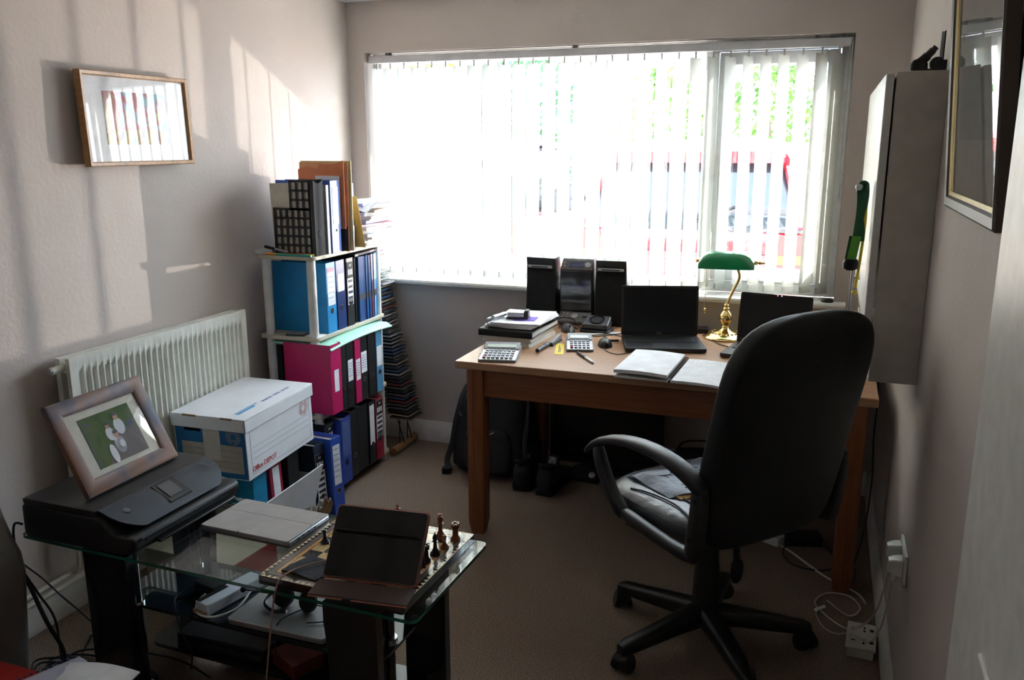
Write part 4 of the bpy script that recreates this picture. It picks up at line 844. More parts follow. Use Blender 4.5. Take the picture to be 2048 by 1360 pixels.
single('papers_under_cupboard',B().at((2.50,-.57,DT),(0,0,3)).box(-.05,-.16,0,.085,.16,.006),mat('papers_mixed',(.55,.54,.52),.7,nscale=30,col2=(.75,.75,.74)),'flat pile of printed papers on the right end of the desk','paper')
rm=thing('remote_knob','small round black lid on the right end of the window board','lid',(2.425,-.02,.905))
obj('lid',B().lathe([(0,0),(.026,0),(.028,.006),(.022,.016),(0,.018)],n=24),black,rm)
# ---------------------------------------------------------------- office chair
oc=thing('office_chair','black leather high-back swivel office chair turned towards the left of the desk','office chair',(2.118,-1.478,0),50)
hubz=.115
for k in range(5):
    a=R([13,85,157,229,301][k]-50); c,s=math.cos(a),math.sin(a)
    b=B(); S=[]
    for r_,w_,z_,h_ in ((.03,.038,hubz-.010,.036),(.12,.034,hubz-.018,.030),(.24,.029,hubz-.032,.025),(.315,.026,hubz-.040,.022),(.338,.018,hubz-.043,.015)):
        S.append(sup(r_*c,r_*s,z_,w_,h_,3,16,(-s,c,0),(0,0,1)))
    lg=obj('base_arm',b.loft(S),black,oc)
    cx,cy=.325*c,.325*s; ca=R([40,110,200,-20,70][k]-50); u=(math.cos(ca),math.sin(ca))
    wb=B()
    for sg in (-1,1): wb.cyl((cx+u[0]*sg*.006,cy+u[1]*sg*.006,.026),(cx+u[0]*sg*.028,cy+u[1]*sg*.028,.031),.031,n=20)
    cs=obj('caster',wb,black,oc,bevel=.003)
    obj('caster_hood',B().loft([sup(cx,cy,.026,.024,.029,2.5,18,(u[0],u[1],0),(-u[1],u[0],0)),sup(cx,cy,.042,.024,.027,2.5,18,(u[0],u[1],0),(-u[1],u[0],0)),sup(cx,cy,.056,.014,.014,2,18,(u[0],u[1],0),(-u[1],u[0],0))]).cyl((cx,cy,.05),(cx,cy,.075),.008),black,cs)
obj('column',B().lathe([(0,.075),(.044,.078),(.047,.10),(.044,.13),(.043,.15),(.040,.27),(.036,.30),(.034,.40),(.030,.405),(.028,.445),(0,.445)],n=28),black,oc)
obj('tilt_plate',B().hexa([(-.09,-.11,.425),(.09,-.11,.425),(.09,.10,.425),(-.09,.10,.425),(-.12,-.16,.455),(.12,-.16,.455),(.12,.13,.455),(-.12,.13,.455)]).cyl((.09,0,.43),(.27,.02,.425),.006),blackm,oc,bevel=.004)
obj('tension_knob',B().tube([(.06,-.04,.42),(.065,-.055,.37),(.07,-.06,.30)],.012).sphere((.070,-.062,.265),.026,14,(1,.6,1.8)),black,oc)
# seat cushion
S=[sup(0,.01+dy,z,w_,d_,3.6,40) for z,w_,d_,dy in ((.452,.20,.20,0),(.456,.235,.235,0),(.475,.255,.255,.0),(.500,.262,.262,.004),(.522,.258,.256,.006),(.536,.235,.232,.004),(.541,.16,.16,0),(.538,.05,.05,0))]
seatb=B().loft(S); obj('seat',seatb,mat('seat_leather',(.06,.07,.085),.32,bump=.5,bscale=14,spec=.7),oc,sub=1)
cr=B()
for i in range(9):
    x=-.21+.045*i+random.uniform(-.01,.01); cr.tube([(x,-.14,.5395),(x+.02,-.05,.5425),(x+.012,.06,.5415),(x-.01,.13,.5375)],.0028,6)
obj('seat_creases',cr,MATS['seat_leather'],oc)
# back: padded shell
BK=[(.478,.18,.028,-.235),(.488,.215,.042,-.237),(.53,.248,.050,-.243),(.62,.262,.054,-.256),(.75,.266,.056,-.280),(.88,.262,.058,-.308),(.98,.264,.058,-.330),(1.06,.254,.056,-.348),(1.115,.225,.050,-.360),(1.147,.180,.040,-.366),(1.165,.12,.025,-.369),(1.171,.05,.010,-.370)]
obj('backrest',B().loft([[(px-.010,py+.05*((px/.27)**2)*.35,z-0.0) for px,py,_ in sup(0,yc_,z,w_,d_,4,44)] for z,w_,d_,yc_ in BK]),leather,oc,sub=1)
sm_=B()
sm_.tube([(w_*1.0,yc_-d_*.62+.016,z) for z,w_,d_,yc_ in BK[2:8]]+[(w_,yc_-d_*.7+.012,z) for z,w_,d_,yc_ in BK[8:11]]+[(-w_,yc_-d_*.7+.012,z) for z,w_,d_,yc_ in BK[10:7:-1]]+[(-w_*1.0,yc_-d_*.62+.016,z) for z,w_,d_,yc_ in BK[7:1:-1]],.0025,6)

for sg in (-1,1):
    X=sg*(.290 if sg<0 else .262); W2=.026
    # closed loop arm, drawn in its side plane
    outer=[(.285,.632),(.235,.682),(.15,.722),(.05,.744),(-.05,.752),(-.15,.744),(-.235,.722),(-.285,.69)]
    S=[]
    for i,(y,z) in enumerate(outer):
        w_=[.010,.022,.029,.031,.031,.031,.030,.026][i]; h_=[.006,.012,.015,.016,.017,.018,.020,.022][i]
        p0=outer[max(i-1,0)]; p1=outer[min(i+1,7)]; d=Vector((0,p1[0]-p0[0],p1[1]-p0[1])).normalized(); nrm=(0,-d.z,d.y)
        S.append(sup(X,y,z-.012,w_,h_,2.6,20,(1,0,0),nrm))
    arm=obj('armrest',B().loft(S),mat('arm_plastic',(.018,.019,.023),.42),oc,sub=1)
    def bar(pts,nm):
        S=[]
        for i,(y,z,w_,h_) in enumerate(pts):
            p0=pts[max(i-1,0)]; p1=pts[min(i+1,len(pts)-1)]; d=Vector((0,p1[0]-p0[0],p1[1]-p0[1])).normalized()
            S.append(sup(X,y,z,w_,h_,3,16,(1,0,0),(0,-d.z,d.y)))
        return obj(nm,B().loft(S),MATS['arm_plastic'],arm,sub=1)
    bar([(.215,.675,.018,.020),(.195,.62,.020,.024),(.155,.56,.020,.022),(.10,.505,.021,.022),(.06,.485,.021,.024)],'front_strut')
    bar([(.09,.497,.020,.018),(.0,.488,.020,.018),(-.10,.482,.020,.018),(-.19,.478,.020,.018),(-.25,.482,.022,.02)],'lower_bar')
    bar([(-.262,.70,.022,.026),(-.262,.64,.022,.026),(-.255,.56,.022,.026),(-.245,.50,.022,.026),(-.238,.465,.018,.02)],'rear_strut')
    obj('arm_bolt',B().cyl((X+sg*.019,-.262,.66),(X+sg*.024,-.262,.66),.007).cyl((X+sg*.019,-.25,.54),(X+sg*.024,-.25,.54),.007),blackm,arm)
    obj('mount_bracket',B().box(min(X,sg*.20),-.02,.460,max(X,sg*.20),.06,.475),blackm,arm)
# worn grey seat pad with a torn yellow foam edge, lying on the seat
sp2=thing('seat_pad','worn blue-grey seat pad with a torn yellowish foam edge lying on the chair','seat pad',(2.118,-1.478,.541),50)
def pad(u,v):
    x=-.17+.36*u; y=.0+.215*v-.03*math.sin(u*4); return (x,y,.010+.012*math.sin(u*3.0+v)*math.sin(v*2.6)+.006*math.sin(v*9+u*5)*(.3+v*.3)-.045*max(0,abs(u-.5)*2-.80)*1.2-.02*max(0,v-.85)*4)
obj('pad_cover',B().sheet(pad,24,16,.008),mat('worn_leather_grey',(.17,.20,.29),.42,nscale=9,col2=(.28,.32,.42),bump=.8,bscale=22),sp2)
obj('foam_edge',B().sheet(lambda u,v:(-.15+.33*u,-.022+.03*v-.03*math.sin((u*.92+.05)*4)+.004*math.sin(u*17),.002+.006*v+.012*math.sin(u*3.0)*.1),22,3,.007),mat('foam_yellow',(.55,.36,.13),.95,bump=.8,bscale=90),sp2)
crk=B(); rr=random.Random(9)
for i in range(12):
    u0,v0=rr.uniform(.2,.8),rr.uniform(.25,.8); pts=[]
    for k in range(5): pts.append(tuple(Vector(pad(u0,v0))+Vector((0,0,.0004)))); u0+=rr.uniform(-.06,.06); v0+=rr.uniform(-.10,.05); v0=min(max(v0,.05),.95); u0=min(max(u0,.1),.9)
    crk.tube(pts,.0011,4,sub=3)
obj('cracks',crk,mat('crack_dark',(.03,.03,.035),.8),sp2)
# ---------------------------------------------------------------- glass media table
GZ=.500
tt=thing('glass_media_table','low media table with a clear glass top and black gloss curved legs','media table',(.92,-2.205,0),-1.3)
gt=thin_glass('table_glass',(.86,.92,.90),.10); green=mat('glass_edge_green',(.01,.11,.075),.12,coat=.6)
def T(x,y): return (x-.92,y+2.205)
pl=rrect(-.645,-.222,.640,.222,.02)
obj('glass_top',B().prism(pl,GZ-.010,GZ),gt,tt,bevel=0)
ring=B(); n=len(pl)
for i in range(n):
    a,b_=pl[i],pl[(i+1)%n]; k=1.0012
    ring.add([(a[0]*k,a[1]*k*1.001,GZ-.0099),(b_[0]*k,b_[1]*k*1.001,GZ-.0099),(b_[0]*k,b_[1]*k*1.001,GZ-.0004),(a[0]*k,a[1]*k*1.001,GZ-.0004)],[(0,1,2,3)])
obj('glass_edge',ring,green,tt)
gb=mat('black_gloss_wood',(.007,.007,.009),.22,coat=.4); tb=mat('black_glass',(.012,.018,.024),.06,coat=.7)
def legp(x0,x1,y,mir,nm='leg'):
    prf=[(0,.0),(.95,.0),(.94,.05),(.93,.12),(.93,.22),(.93,.30),(.97,.38),(1.0,.42),(1.0,GZ-.022),(0,GZ-.022)]
    poly=[((x0+(x1-x0)*u) if mir>0 else (x1-(x1-x0)*u),z) for u,z in prf]
    return obj(nm,B().prism(poly,y-.016,y+.016,'y'),gb,tt,bevel=.002)
legp(-.445,-.285,-.175,1); legp(-.445,-.285,.165,1); legp(.360,.515,-.175,-1); legp(.395,.535,.165,-1)
def tube_set(x,y):
    o=obj('support_tube',B().cyl((x,y,.02),(x,y,GZ-.010),.016,n=20),mat('tube_black_chrome',(.05,.05,.055),.12,metal=.8),tt)
    for z in (.025,.30,GZ-.02): obj('chrome_collar',B().lathe([(.016,0),(.023,0),(.023,.008),(.016,.008)],(x,y,z-.001),24),chrome,o)
tube_set(-.325,-.128); tube_set(.455,-.03); tube_set(-.325,.12)
obj('glass_shelf',B().prism(rrect(-.42,-.135,.49,.155,.05,6),.290,.299),tb,tt); obj('glass_shelf',B().prism(rrect(-.42,-.02,.49,.155,.05,6),.078,.090),tb,tt)
obj('back_panel',B().box(-.20,.16,.02,.33,.172,.26),gb,tt)
# ---------------------------------------------------------------- printer
pr=thing('inkjet_printer','black and dark blue-grey inkjet printer standing on the left end of the glass table','printer',(0,0,GZ)); pr['wp']=1
pbk=mat('printer_black',(.009,.009,.010),.5); ptop=mat('printer_top',(.022,.020,.021),.42)
Y0,Y1=-2.425,-1.965
def sweep(poly,y0,y1,r=.012,m=4):
    cx=sum(p[0] for p in poly)/len(poly); cz=sum(p[1] for p in poly)/len(poly); S=[]
    for t in range(m+1):
        a=math.pi/2*t/m; ins=r*(1-math.sin(a)); S.append((y0+r*(1-math.cos(a)),ins))
    S=S+[(y1-(y-y0),i) for y,i in S[::-1]]
    out=[]
    for y,i in S:
        sec=[]
        for x,z in poly:
            d=Vector((x-cx,z-cz)); L=d.length; d=d*(1-i/L); sec.append((cx+d.x,y,cz+d.y))
        out.append(sec)
    return out
bod=[(.305,.503),(.66,.503),(.69,.512),(.700,.530),(.700,.548),(.692,.556),(.665,.556),(.640,.560),(.60,.600),(.585,.606),(.31,.606),(.30,.596),(.298,.52)]
obj('body',B().loft(sweep(bod,Y0,Y1,.016)),pbk,pr,ang=50)
top=[(.306,.604),(.575,.604),(.578,.618),(.57,.622),(.312,.622),(.303,.617)]
obj('scanner_lid',B().loft(sweep(top,Y0+.002,Y1-.002,.014)),ptop,pr,ang=50)
# control panel with a rounded lower outline, sloping down to the front
def panel(u,v):
    y=Y0+.010+(Y1-Y0-.02)*v; e=min(v,1-v)*2; k=.35+.65*min(1,(e/.28))**.5
    q=u*k; x=.578+.105*q; z=.6215-.050*q**1.5-.004*q
    return (x,y,z)
ppn=obj('control_panel',B().sheet(panel,14,40,.004),mat('printer_panel',(.035,.048,.066),.30,metal=.2),pr)
def onp(u,v,dz=.0): x,y,z=panel(u,v); return Vector((x,y,z+dz))
def patch(u0,u1,v0,v1,dz,nm,m,par):
    c=[onp(u0,v0),onp(u1,v0),onp(u1,v1),onp(u0,v1)]
    return obj(nm,B().add([tuple(p+Vector((0,0,dz))) for p in c]+[tuple(p) for p in c],[(0,1,2,3),(7,6,5,4),(0,4,5,1),(1,5,6,2),(2,6,7,3),(3,7,4,0)]),m,par)
sc_=patch(.14,.82,.42,.62,.004,'screen_bezel',black,ppn); patch(.24,.70,.45,.57,.0050,'touch_screen',mat('printer_lcd',(.07,.073,.08),.4),sc_)
text('model_text','ENVY',.016,mgrey,ppn,tuple(onp(.35,.90,.003)),(0,24,84)); 
obj('logo_ring',B().at(tuple(onp(.45,.13,.001)),(0,24,0)).lathe([(.010,0),(.010,.001),(.0088,.001),(.0088,0)],n=24),mgrey,ppn)
obj('output_tray',B().box(.60,Y0+.09,.512,.712,Y1-.04,.520),pbk,pr,bevel=.003); obj('tray_slot',B().box(.694,Y0+.05,.532,.7025,Y1-.05,.541),blackm,pr); obj('front_trim',B().tube([(.703,Y0+.03,.548),(.706,(Y0+Y1)/2,.548),(.703,Y1-.02,.548)],.0035,8),mat('trim_steel',(.05,.055,.065),.3,metal=.5),pr)
# ---------------------------------------------------------------- photo frame on the printer
burl=mat('burl_frame',(.16,.085,.06),.55,nscale=9,col2=(.075,.075,.11))
rp_=[n for n in burl.node_tree.nodes if n.type=='VALTORGB'][0]; e_=rp_.color_ramp.elements.new(.5); e_.color=(.20,.12,.10,1); rp_.color_ramp.elements[0].color=(.24,.11,.055,1)
def art3(t,a,b_,c):
    p=obj('snapshot',B().box(-.098,-.0112,-.082,.095,-.0102,.075),art_mat('snapshot_garden',[(.3,(.03,.07,.02)),(.45,(.07,.13,.03)),(.55,(.10,.14,.05)),(.7,(.10,.12,.22))],scale=7),t)
    obj('snapshot_path',B().add([(-.06,-.0114,-.082),(.095,-.0114,-.082),(.095,-.0114,.0),(.01,-.0114,.01)],[(0,1,2,3)]),mat('snap_brown',(.12,.09,.08),.6),p)
    wm=mat('snap_white',(.6,.6,.62),.6); sk=mat('snap_skin',(.42,.22,.14),.6); hr=mat('snap_dark',(.04,.03,.03),.6)
    def el(cx,cz,rx,rz,m,nm,d): obj(nm,B().add([(cx+rx*math.cos(2*math.pi*i/16),-d,cz+rz*math.sin(2*math.pi*i/16)) for i in range(16)],[tuple(range(16))]),m,p)
    for k,(cx,cz,s) in enumerate(((-.012,.015,.9),(.030,.030,1.1),(.005,-.022,1.15))):
        d=.0116+.0002*k
        el(cx,cz-.012*s,.017*s,.024*s,wm,'figure_clothes',d); el(cx,cz+.016*s,.008*s,.010*s,sk,'figure_face',d+.0001); el(cx,cz+.024*s,.009*s,.005*s,hr,'figure_hair',d+.0002)
    el(-.03,-.055,.012,.03,wm,'figure_clothes',.0125); el(.012,-.035,.010,.012,wm,'figure_clothes',.0127)
pf=frame('photo_frame',.36,.285,.045,.020,burl,(.430,-2.196,.7505),(-27,0,91),'photo frame with a mottled brown-purple moulding leaning back on top of the printer','photo frame',art3,cream)
obj('easel_strut',B().hexa([(-.03,.0,-.05),(.03,.0,-.05),(.03,.003,-.05),(-.03,.003,-.05),(-.03,.0,.06),(.03,.0,.06),(.03,.003,.06),(-.03,.003,.06)]),cardn,pf)
# ---------------------------------------------------------------- convertible tablet lying closed
sf=thing('convertible_tablet','pale grey convertible tablet lying closed on the glass table beside the chessboard','tablet',(.905,-2.118,GZ),-2)
cov=mat('tablet_cover_grey',(.42,.40,.385),.6); 
obj('keyboard_cover',B().loft([[(x,y,z) for x,y in rrect(-.155+e,-.100+e,.155-e,.100-e,.006)] for z,e in ((.0,.001),(.001,0),(.006,0))]),mat('cover_edge',(.10,.075,.07),.6),sf)
obj('tablet_body',B().loft([[(x,y,z) for x,y in rrect(-.153+e,-.098+e,.155-e,.099-e,.006)] for z,e in ((.006,0),(.014,0),(.016,.002))]),mat('tablet_metal',(.42,.45,.50),.3,metal=.7),sf)
obj('back_cover',B().loft([[(x,y,z) for x,y in rrect(-.155+e,-.100+e,.152-e,.100-e,.006)] for z,e in ((.016,0),(.0185,0),(.0195,.001))]),cov,sf)
obj('cover_fold',B().box(-.150,.020,.0194,.148,.0212,.0199),mat('fold_grey',(.3,.285,.275),.7),sf)
pt=B()
for y in (-.06,-.035,-.01,.02): pt.box(.1545,y,.008,.1555,y+.009,.012)
obj('ports',pt,blackm,sf); obj('corner_stud',B().cyl((-.02,-.0985,.0195),(-.02,-.0985,.0205),.002),blackm,sf)
# ---------------------------------------------------------------- chessboard
cbx,cby=1.312,-2.212; CB=thing('chessboard','inlaid wooden chessboard with a triangle border on the right end of the glass table','chessboard',(cbx,cby,GZ),-1.5)
BZ=.024; s=.210
obj('board',B().prism(rrect(-s,-s,s,s,.004),0,BZ),mat('board_dark_wood',(.035,.022,.02),.18,coat=.8),CB,bevel=.002)
inl=mat('inlay_cream',(.68,.55,.33),.3,coat=.4); tri=B(); nt_=24
for side in range(4):
    a=side*math.pi/2; c,s_=math.cos(a),math.sin(a)
    for i in range(nt_):
        u0=-s+.006+(2*s-.012)*i/nt_; u1=u0+(2*s-.012)/nt_*.95
        P=[(u0,-s+.0015),(u1,-s+.0015),((u0+u1)/2,-s+.013)]
        tri.add([(p[0]*c-p[1]*s_,p[0]*s_+p[1]*c,BZ+.0004) for p in P],[(0,1,2)])
obj('triangle_inlay',tri,inl,CB)
def ringb(r0,r1,z): return B().loft([[(sx*r,sy*r,z) for sx,sy in ((-1,-1),(1,-1),(1,1),(-1,1))] for r in (r0,r1)],cap=False)
obj('grey_band',ringb(s-.016,s-.030,BZ+.0004),mat('band_greybrown',(.13,.115,.10),.22,coat=.6),CB); obj('amber_band',ringb(s-.031,s-.042,BZ+.0005),mat('band_amber',(.42,.19,.05),.25,nscale=300,stretch=(1,1,1),col2=(.58,.34,.12),coat=.6),CB)
q=.041*.985*4*2/8; Q=(s-.044)/4; lt,dk_=B(),B()
for i in range(8):
    for j in range(8):
        (lt if (i+j)%2 else dk_).box(-4*Q+i*Q,-4*Q+j*Q,BZ+.0001,-4*Q+(i+1)*Q,-4*Q+(j+1)*Q,BZ+.0006)
sq1=obj('light_squares',lt,mat('square_maple',(.66,.48,.22),.2,coat=.7),CB); sq2=obj('dark_squares',dk_,mat('square_ebony',(.03,.028,.03),.2,coat=.7),CB)
brn=mat('chess_brown',(.24,.065,.025),.25,coat=.5); blkp=mat('chess_black',(.012,.012,.012),.22,coat=.5)
PROF={'pawn':[(0,0),(.0125,0),(.0125,.004),(.010,.007),(.006,.012),(.0042,.022),(.006,.024),(.004,.026),(.0065,.031),(.0055,.037),(0,.039)],
'rook':[(0,0),(.0145,0),(.0145,.005),(.011,.009),(.0085,.014),(.008,.034),(.0115,.038),(.0115,.047),(.008,.047),(.008,.042),(0,.042)],
'bishop':[(0,0),(.0145,0),(.0145,.005),(.010,.010),(.0055,.020),(.0045,.036),(.0085,.039),(.0045,.041),(.0072,.048),(.005,.056),(.0018,.060),(.0025,.063),(0,.065)],
'king':[(0,0),(.016,0),(.016,.005),(.011,.011),(.006,.022),(.005,.042),(.010,.045),(.006,.048),(.009,.060),(.0075,.063),(.002,.066),(.002,.074),(0,.0745)],
'knight':[(0,0),(.0145,0),(.0145,.005),(.010,.009),(.008,.014),(0,.016)]}
def chess(kind,x,y,m,label,rz=0,lie=False):
    t=thing('chess_'+kind,label,'chess piece',(x,y,GZ+BZ+.0007) if not lie else (x,y,GZ+BZ+.012),group='chess pieces',rot=(0,90 if lie else 0,rz))
    o=obj('body',B().lathe(PROF[kind],n=20),m,t)
    obj('felt_base',B().cyl((0,0,-.0004),(0,0,.0006),PROF[kind][1][0]*.96,n=16),mat('felt_green',(.02,.08,.03),.9),t)
    if kind=='king': obj('cross',B().box(-.0055,-.0015,.068,.0055,.0015,.0715),m,t)
    if kind=='rook': 
        b=B()
        for k in range(6):
            a=k*math.pi/3; b.at((0,0,0),(0,0,60*k)).box(.0075,-.003,.0465,.0116,.003,.0505)
        obj('battlements',b,m,t)
    if kind=='knight': obj('horse_head',B().loft([sup(0,dy,z,w_,h_,2.4,16) for z,dy,w_,h_ in ((.012,0,.006,.008),(.022,.002,.006,.009),(.032,.001,.006,.010),(.040,-.004,.0055,.012),(.046,-.006,.005,.009),(.050,.0,.003,.004))]),m,t)
    return t
chess('rook',1.492,-2.060,brn,'brown rook near the far right corner of the chessboard'); chess('king',1.448,-2.064,brn,'tall brown king just left of the rook on the chessboard')
chess('pawn',1.484,-2.116,brn,'brown pawn in front of the rook near the right edge of the chessboard'); chess('bishop',1.477,-2.160,blkp,'slim black bishop at the right side of the chessboard',0)
chess('knight',1.440,-2.170,blkp,'black knight half hidden by the tablet at the right of the chessboard'); chess('rook',1.470,-2.205,blkp,'black rook just behind the right edge of the tablet')
chess('pawn',1.160,-2.200,blkp,'black pawn at the left edge of the standing tablet'); chess('bishop',1.195,-2.160,brn,'brown bishop lying on its side left of the tablet',30,True); chess('knight',1.165,-2.115,blkp,'black knight behind the left edge of the tablet')
chess('bishop',1.268,-2.065,brn,'brown bishop whose tip shows above the left of the tablet'); chess('king',1.310,-2.052,brn,'brown king whose tip shows above the middle of the tablet')
# ---------------------------------------------------------------- large tablet in a brown folio
tb_=thing('tablet_computer','large tablet standing in a brown folio case on the chessboard','tablet',(1.396,-2.372,GZ+BZ+.004),7)
brc=mat('folio_brown',(.085,.055,.048),.75); cop=mat('folio_copper',(.42,.16,.11),.4,metal=.3)
Wt,Ht=.246,.182; tl=39; c,s_=math.cos(R(tl)),math.sin(R(tl))
Pt=lambda u,v,q: (u,v*s_-q*c,.012+v*c+q*s_)   # u across, v up the screen, q thickness towards the viewer
rr_=rrect(-Wt/2,0,Wt/2,Ht,.010)
obj('tablet_body',B().loft([[Pt(x,y,q) for x,y in rr_] for q in (0,.007)]),mat('tablet_edge',(.35,.22,.19),.3,metal=.7),tb_,bevel=.0008)
obj('screen_glass',B().loft([[Pt(x,y,q) for x,y in rrect(-Wt/2+.0015,.0015,Wt/2-.0015,Ht-.0015,.009)] for q in (.0069,.0076)]),mat('tablet_screen',(.012,.012,.014),.07,spec=.6),tb_)
obj('back_cover',B().loft([[Pt(x,y,q) for x,y in rrect(-Wt/2-.003,-.003,Wt/2+.003,Ht+.004,.011)] for q in (-.003,-.0003)]),cop,tb_)
obj('rear_stand',B().sheet(lambda u,v:(-.11+.22*u,.055+.055*math.sin(v*1.57)+.0*u,.115*(1-v)+.004),4,8,.003),blackm,tb_)
obj('front_flap',B().sheet(lambda u,v:(-Wt/2-.004+(Wt+.008)*u,-.012-.070*v,.004+.004*(1-v)+.0),4,6,.004),brc,tb_)
obj('flap_trim',B().tube([(-Wt/2,-.004,.011),(Wt/2-.045,-.004,.011)],.0022,8),cop,tb_); obj('flap_trim',B().tube([(-Wt/2-.004,-.083,.003),(Wt/2+.004,-.083,.003)],.002,8),cop,tb_)
obj('flap_latch',B().box(-.035,-.088,.0,-.015,-.078,.008),blackm,tb_,bevel=.001); obj('stand_groove',B().box(-Wt/2,-.016,.0082,Wt/2,-.012,.0094),blackm,tb_)
single('black_pencil_case',B().loft([sup(0,0,z,w_,.010,3,20,(1,0,0),(0,1,0)) for z,w_ in ((0,.01),(.001,.012))]) if False else B().sheet(lambda u,v:(-.06+.11*u+.02*v,-.055+.10*v,.006+.003*math.sin(u*5+v*3)),12,10,.006),mat('dark_slate_cloth',(.032,.036,.042),.9,bump=.4,bscale=80),'folded dark grey cloth lying on the chessboard left of the folio','cloth',loc=(1.210,-2.335,GZ+BZ+.001),rot=(0,0,-6))
single('charging_cable',B().tube([(1.30,-2.25,GZ+BZ+.005),(1.235,-2.30,GZ+BZ+.010),(1.19,-2.37,GZ+BZ+.014),(1.172,-2.425,GZ+BZ+.010),(1.168,-2.447,GZ+.0),(1.160,-2.455,.44),(1.145,-2.46,.33),(1.13,-2.47,.20),(1.11,-2.48,.05),(1.10,-2.50,.004)],.0022,8),mat('cable_copper',(.38,.22,.17),.45),'thin copper coloured charging cable hanging over the front of the glass table','cable')
# ---------------------------------------------------------------- things on the upper shelf of the media table
HZ=.300
lp=thing('closed_laptop','closed silver laptop lying on the black glass shelf under the chessboard','laptop',(1.07,-2.235,HZ+.001),0)
obj('base',B().prism(rrect(-.155,-.098,.155,.098,.012),0,.009),mgrey,lp,bevel=.001); obj('lid',B().prism(rrect(-.156,-.099,.156,.099,.012),.0095,.016),mat('laptop_silver',(.52,.52,.53),.30,metal=.7),lp,bevel=.001)
hs=thing('headset','black headset with a boom microphone lying on the closed silver laptop','headset',(1.06,-2.215,HZ+.018),15)
for x,y,a in ((-.035,.005,30),(.045,-.018,-25)):
    obj('ear_cup',B().at((x,y,.028),(70,0,a)).lathe([(0,-.012),(.024,-.012),(.030,-.004),(.030,.006),(.022,.014),(.010,.010),(0,.010)],n=24),blackm,hs)
obj('headband',B().tube([(-.045,.01,.03),(-.08,.03,.020),(-.085,-.01,.010),(-.05,-.04,.006),(-.01,-.045,.010)],.005,8).tube([(-.035,.02,.05),(.0,.045,.055),(.05,.02,.045)],.004,8),black,hs)
obj('microphone_boom',B().tube([(-.045,.01,.03),(-.10,.02,.028),(-.165,.045,.02)],.0022,6).sphere((-.172,.048,.018),.009,12),black,hs)
obj('headset_lead',B().tube([(.06,-.02,.02),(.10,-.01,.006),(.125,-.035,.004),(.11,-.075,.004),(.06,-.088,.004)],.0018,6).tube([(.03,-.03,.01),(-.005,-.06,.004),(-.015,-.085,.004),(-.02,-.105,-.01),(-.022,-.115,-.08)],.0018,6),black,hs)
ex=thing('extension_block','white extension socket block on the black glass shelf','extension lead',(.838,-2.215,HZ+.001),-12)
obj('body',B().prism(rrect(-.028,-.105,.028,.10,.008),0,.034),mat('block_white',(.68,.72,.80),.35),ex,bevel=.003); obj('switch_strip',B().box(-.024,-.10,.034,-.008,.0,.0355),black,ex); obj('wood_end',B().box(-.028,-.112,0,.028,-.105,.012),cardn,ex)
single('white_cable',B().tube([(.80,-2.13,HZ+.03),(.765,-2.19,HZ+.012),(.765,-2.27,HZ+.006),(.81,-2.325,HZ+.006),(.868,-2.325,HZ+.008),(.902,-2.27,HZ+.012),(.895,-2.20,HZ+.025)],.0032,8),mat('cable_white',(.72,.72,.72),.4),'white cable looping around the extension block on the glass shelf','cable')
ad=thing('power_adapter','black laptop power adapter on the black glass shelf','power adapter',(.755,-2.20,HZ+.001),-12)
obj('body',B().prism(rrect(-.045,-.03,.045,.03,.008),0,.032),black,ad,bevel=.003); obj('rating_label',B().box(.0448,-.02,.008,.0455,.02,.026),mgrey,ad)
single('adapter_cable',B().tube([(.71,-2.21,HZ+.015),(.69,-2.27,HZ+.010),(.73,-2.325,HZ+.005),(.775,-2.34,HZ-.06),(.80,-2.34,HZ-.10),(.79,-2.33,HZ-.16)],.0025,6).tube([(.76,-2.17,HZ+.03),(.77,-2.16,HZ+.06),(.80,-2.19,HZ+.04),(.805,-2.24,HZ+.01)],.0022,6) if False else B().tube([(.71,-2.21,HZ+.015),(.69,-2.27,HZ+.010),(.73,-2.325,HZ+.005),(.775,-2.352,HZ-.06),(.80,-2.352,HZ-.10),(.79,-2.35,HZ-.16)],.0025,6),black,'black adapter cable drooping over the front edge of the glass shelf','cable')
rb=thing('small_red_box','small dark red box on the lower shelf of the media table','box',(1.02,-2.165,.091),-25)
obj('carton',B().box(-.06,-.05,0,.06,.05,.035),mat('box_dark_red',(.16,.02,.015),.5),rb,bevel=.002); obj('lid',B().box(-.062,-.052,.030,.062,.052,.045),mat('box_red_lid',(.20,.03,.02),.5),rb,bevel=.001)
vb=thing('set_top_box','flat black set-top box on the lower shelf of the media table','set-top box',(.78,-2.13,.091),0)
obj('casing',B().box(-.17,-.075,0,.15,.08,.045),black,vb,bevel=.004); obj('front_strip',B().box(-.16,-.0765,.012,.14,-.075,.030),mat('gloss_black',(.02,.022,.026),.1,coat=1),vb)
# ---------------------------------------------------------------- behind and left of the table
kb_=thing('cardboard_carton','beige cardboard carton with a red printed side standing behind the glass table','carton',(.42,-1.80,0),-3)
obj('carton',B().box(-.19,-.12,0,.19,.12,.215),mat('carton_beige',(.34,.28,.21),.85,bump=.05),kb_,bevel=.003); obj('red_side',B().box(.19,-.118,.004,.192,.118,.211),mat('print_red',(.36,.03,.03),.5),kb_); obj('tape_strip',B().box(-.19,-.1212,.10,.19,-.12,.104),MATS['print_beige'],kb_)
sp3=B()
for q in range(6): sp3.box(.192,-.07+.024*q,.10,.1926,-.055+.024*q,.125 if q%2 else .118)
obj('side_print',sp3,paper,kb_)
tf=thing('air_purifier','tall grey plastic appliance with side vents at the left edge of the room','appliance',(.2,-2.62,0)); tf['wp']=1
prof=[(.06,.0),(.335,0),(.345,.16),(.380,.44),(.372,.50),(.345,.545),(.322,.60),(.305,.66),(.29,.72),(.26,.76),(.06,.78)]
gp=mat('appliance_grey',(.19,.18,.17),.5)
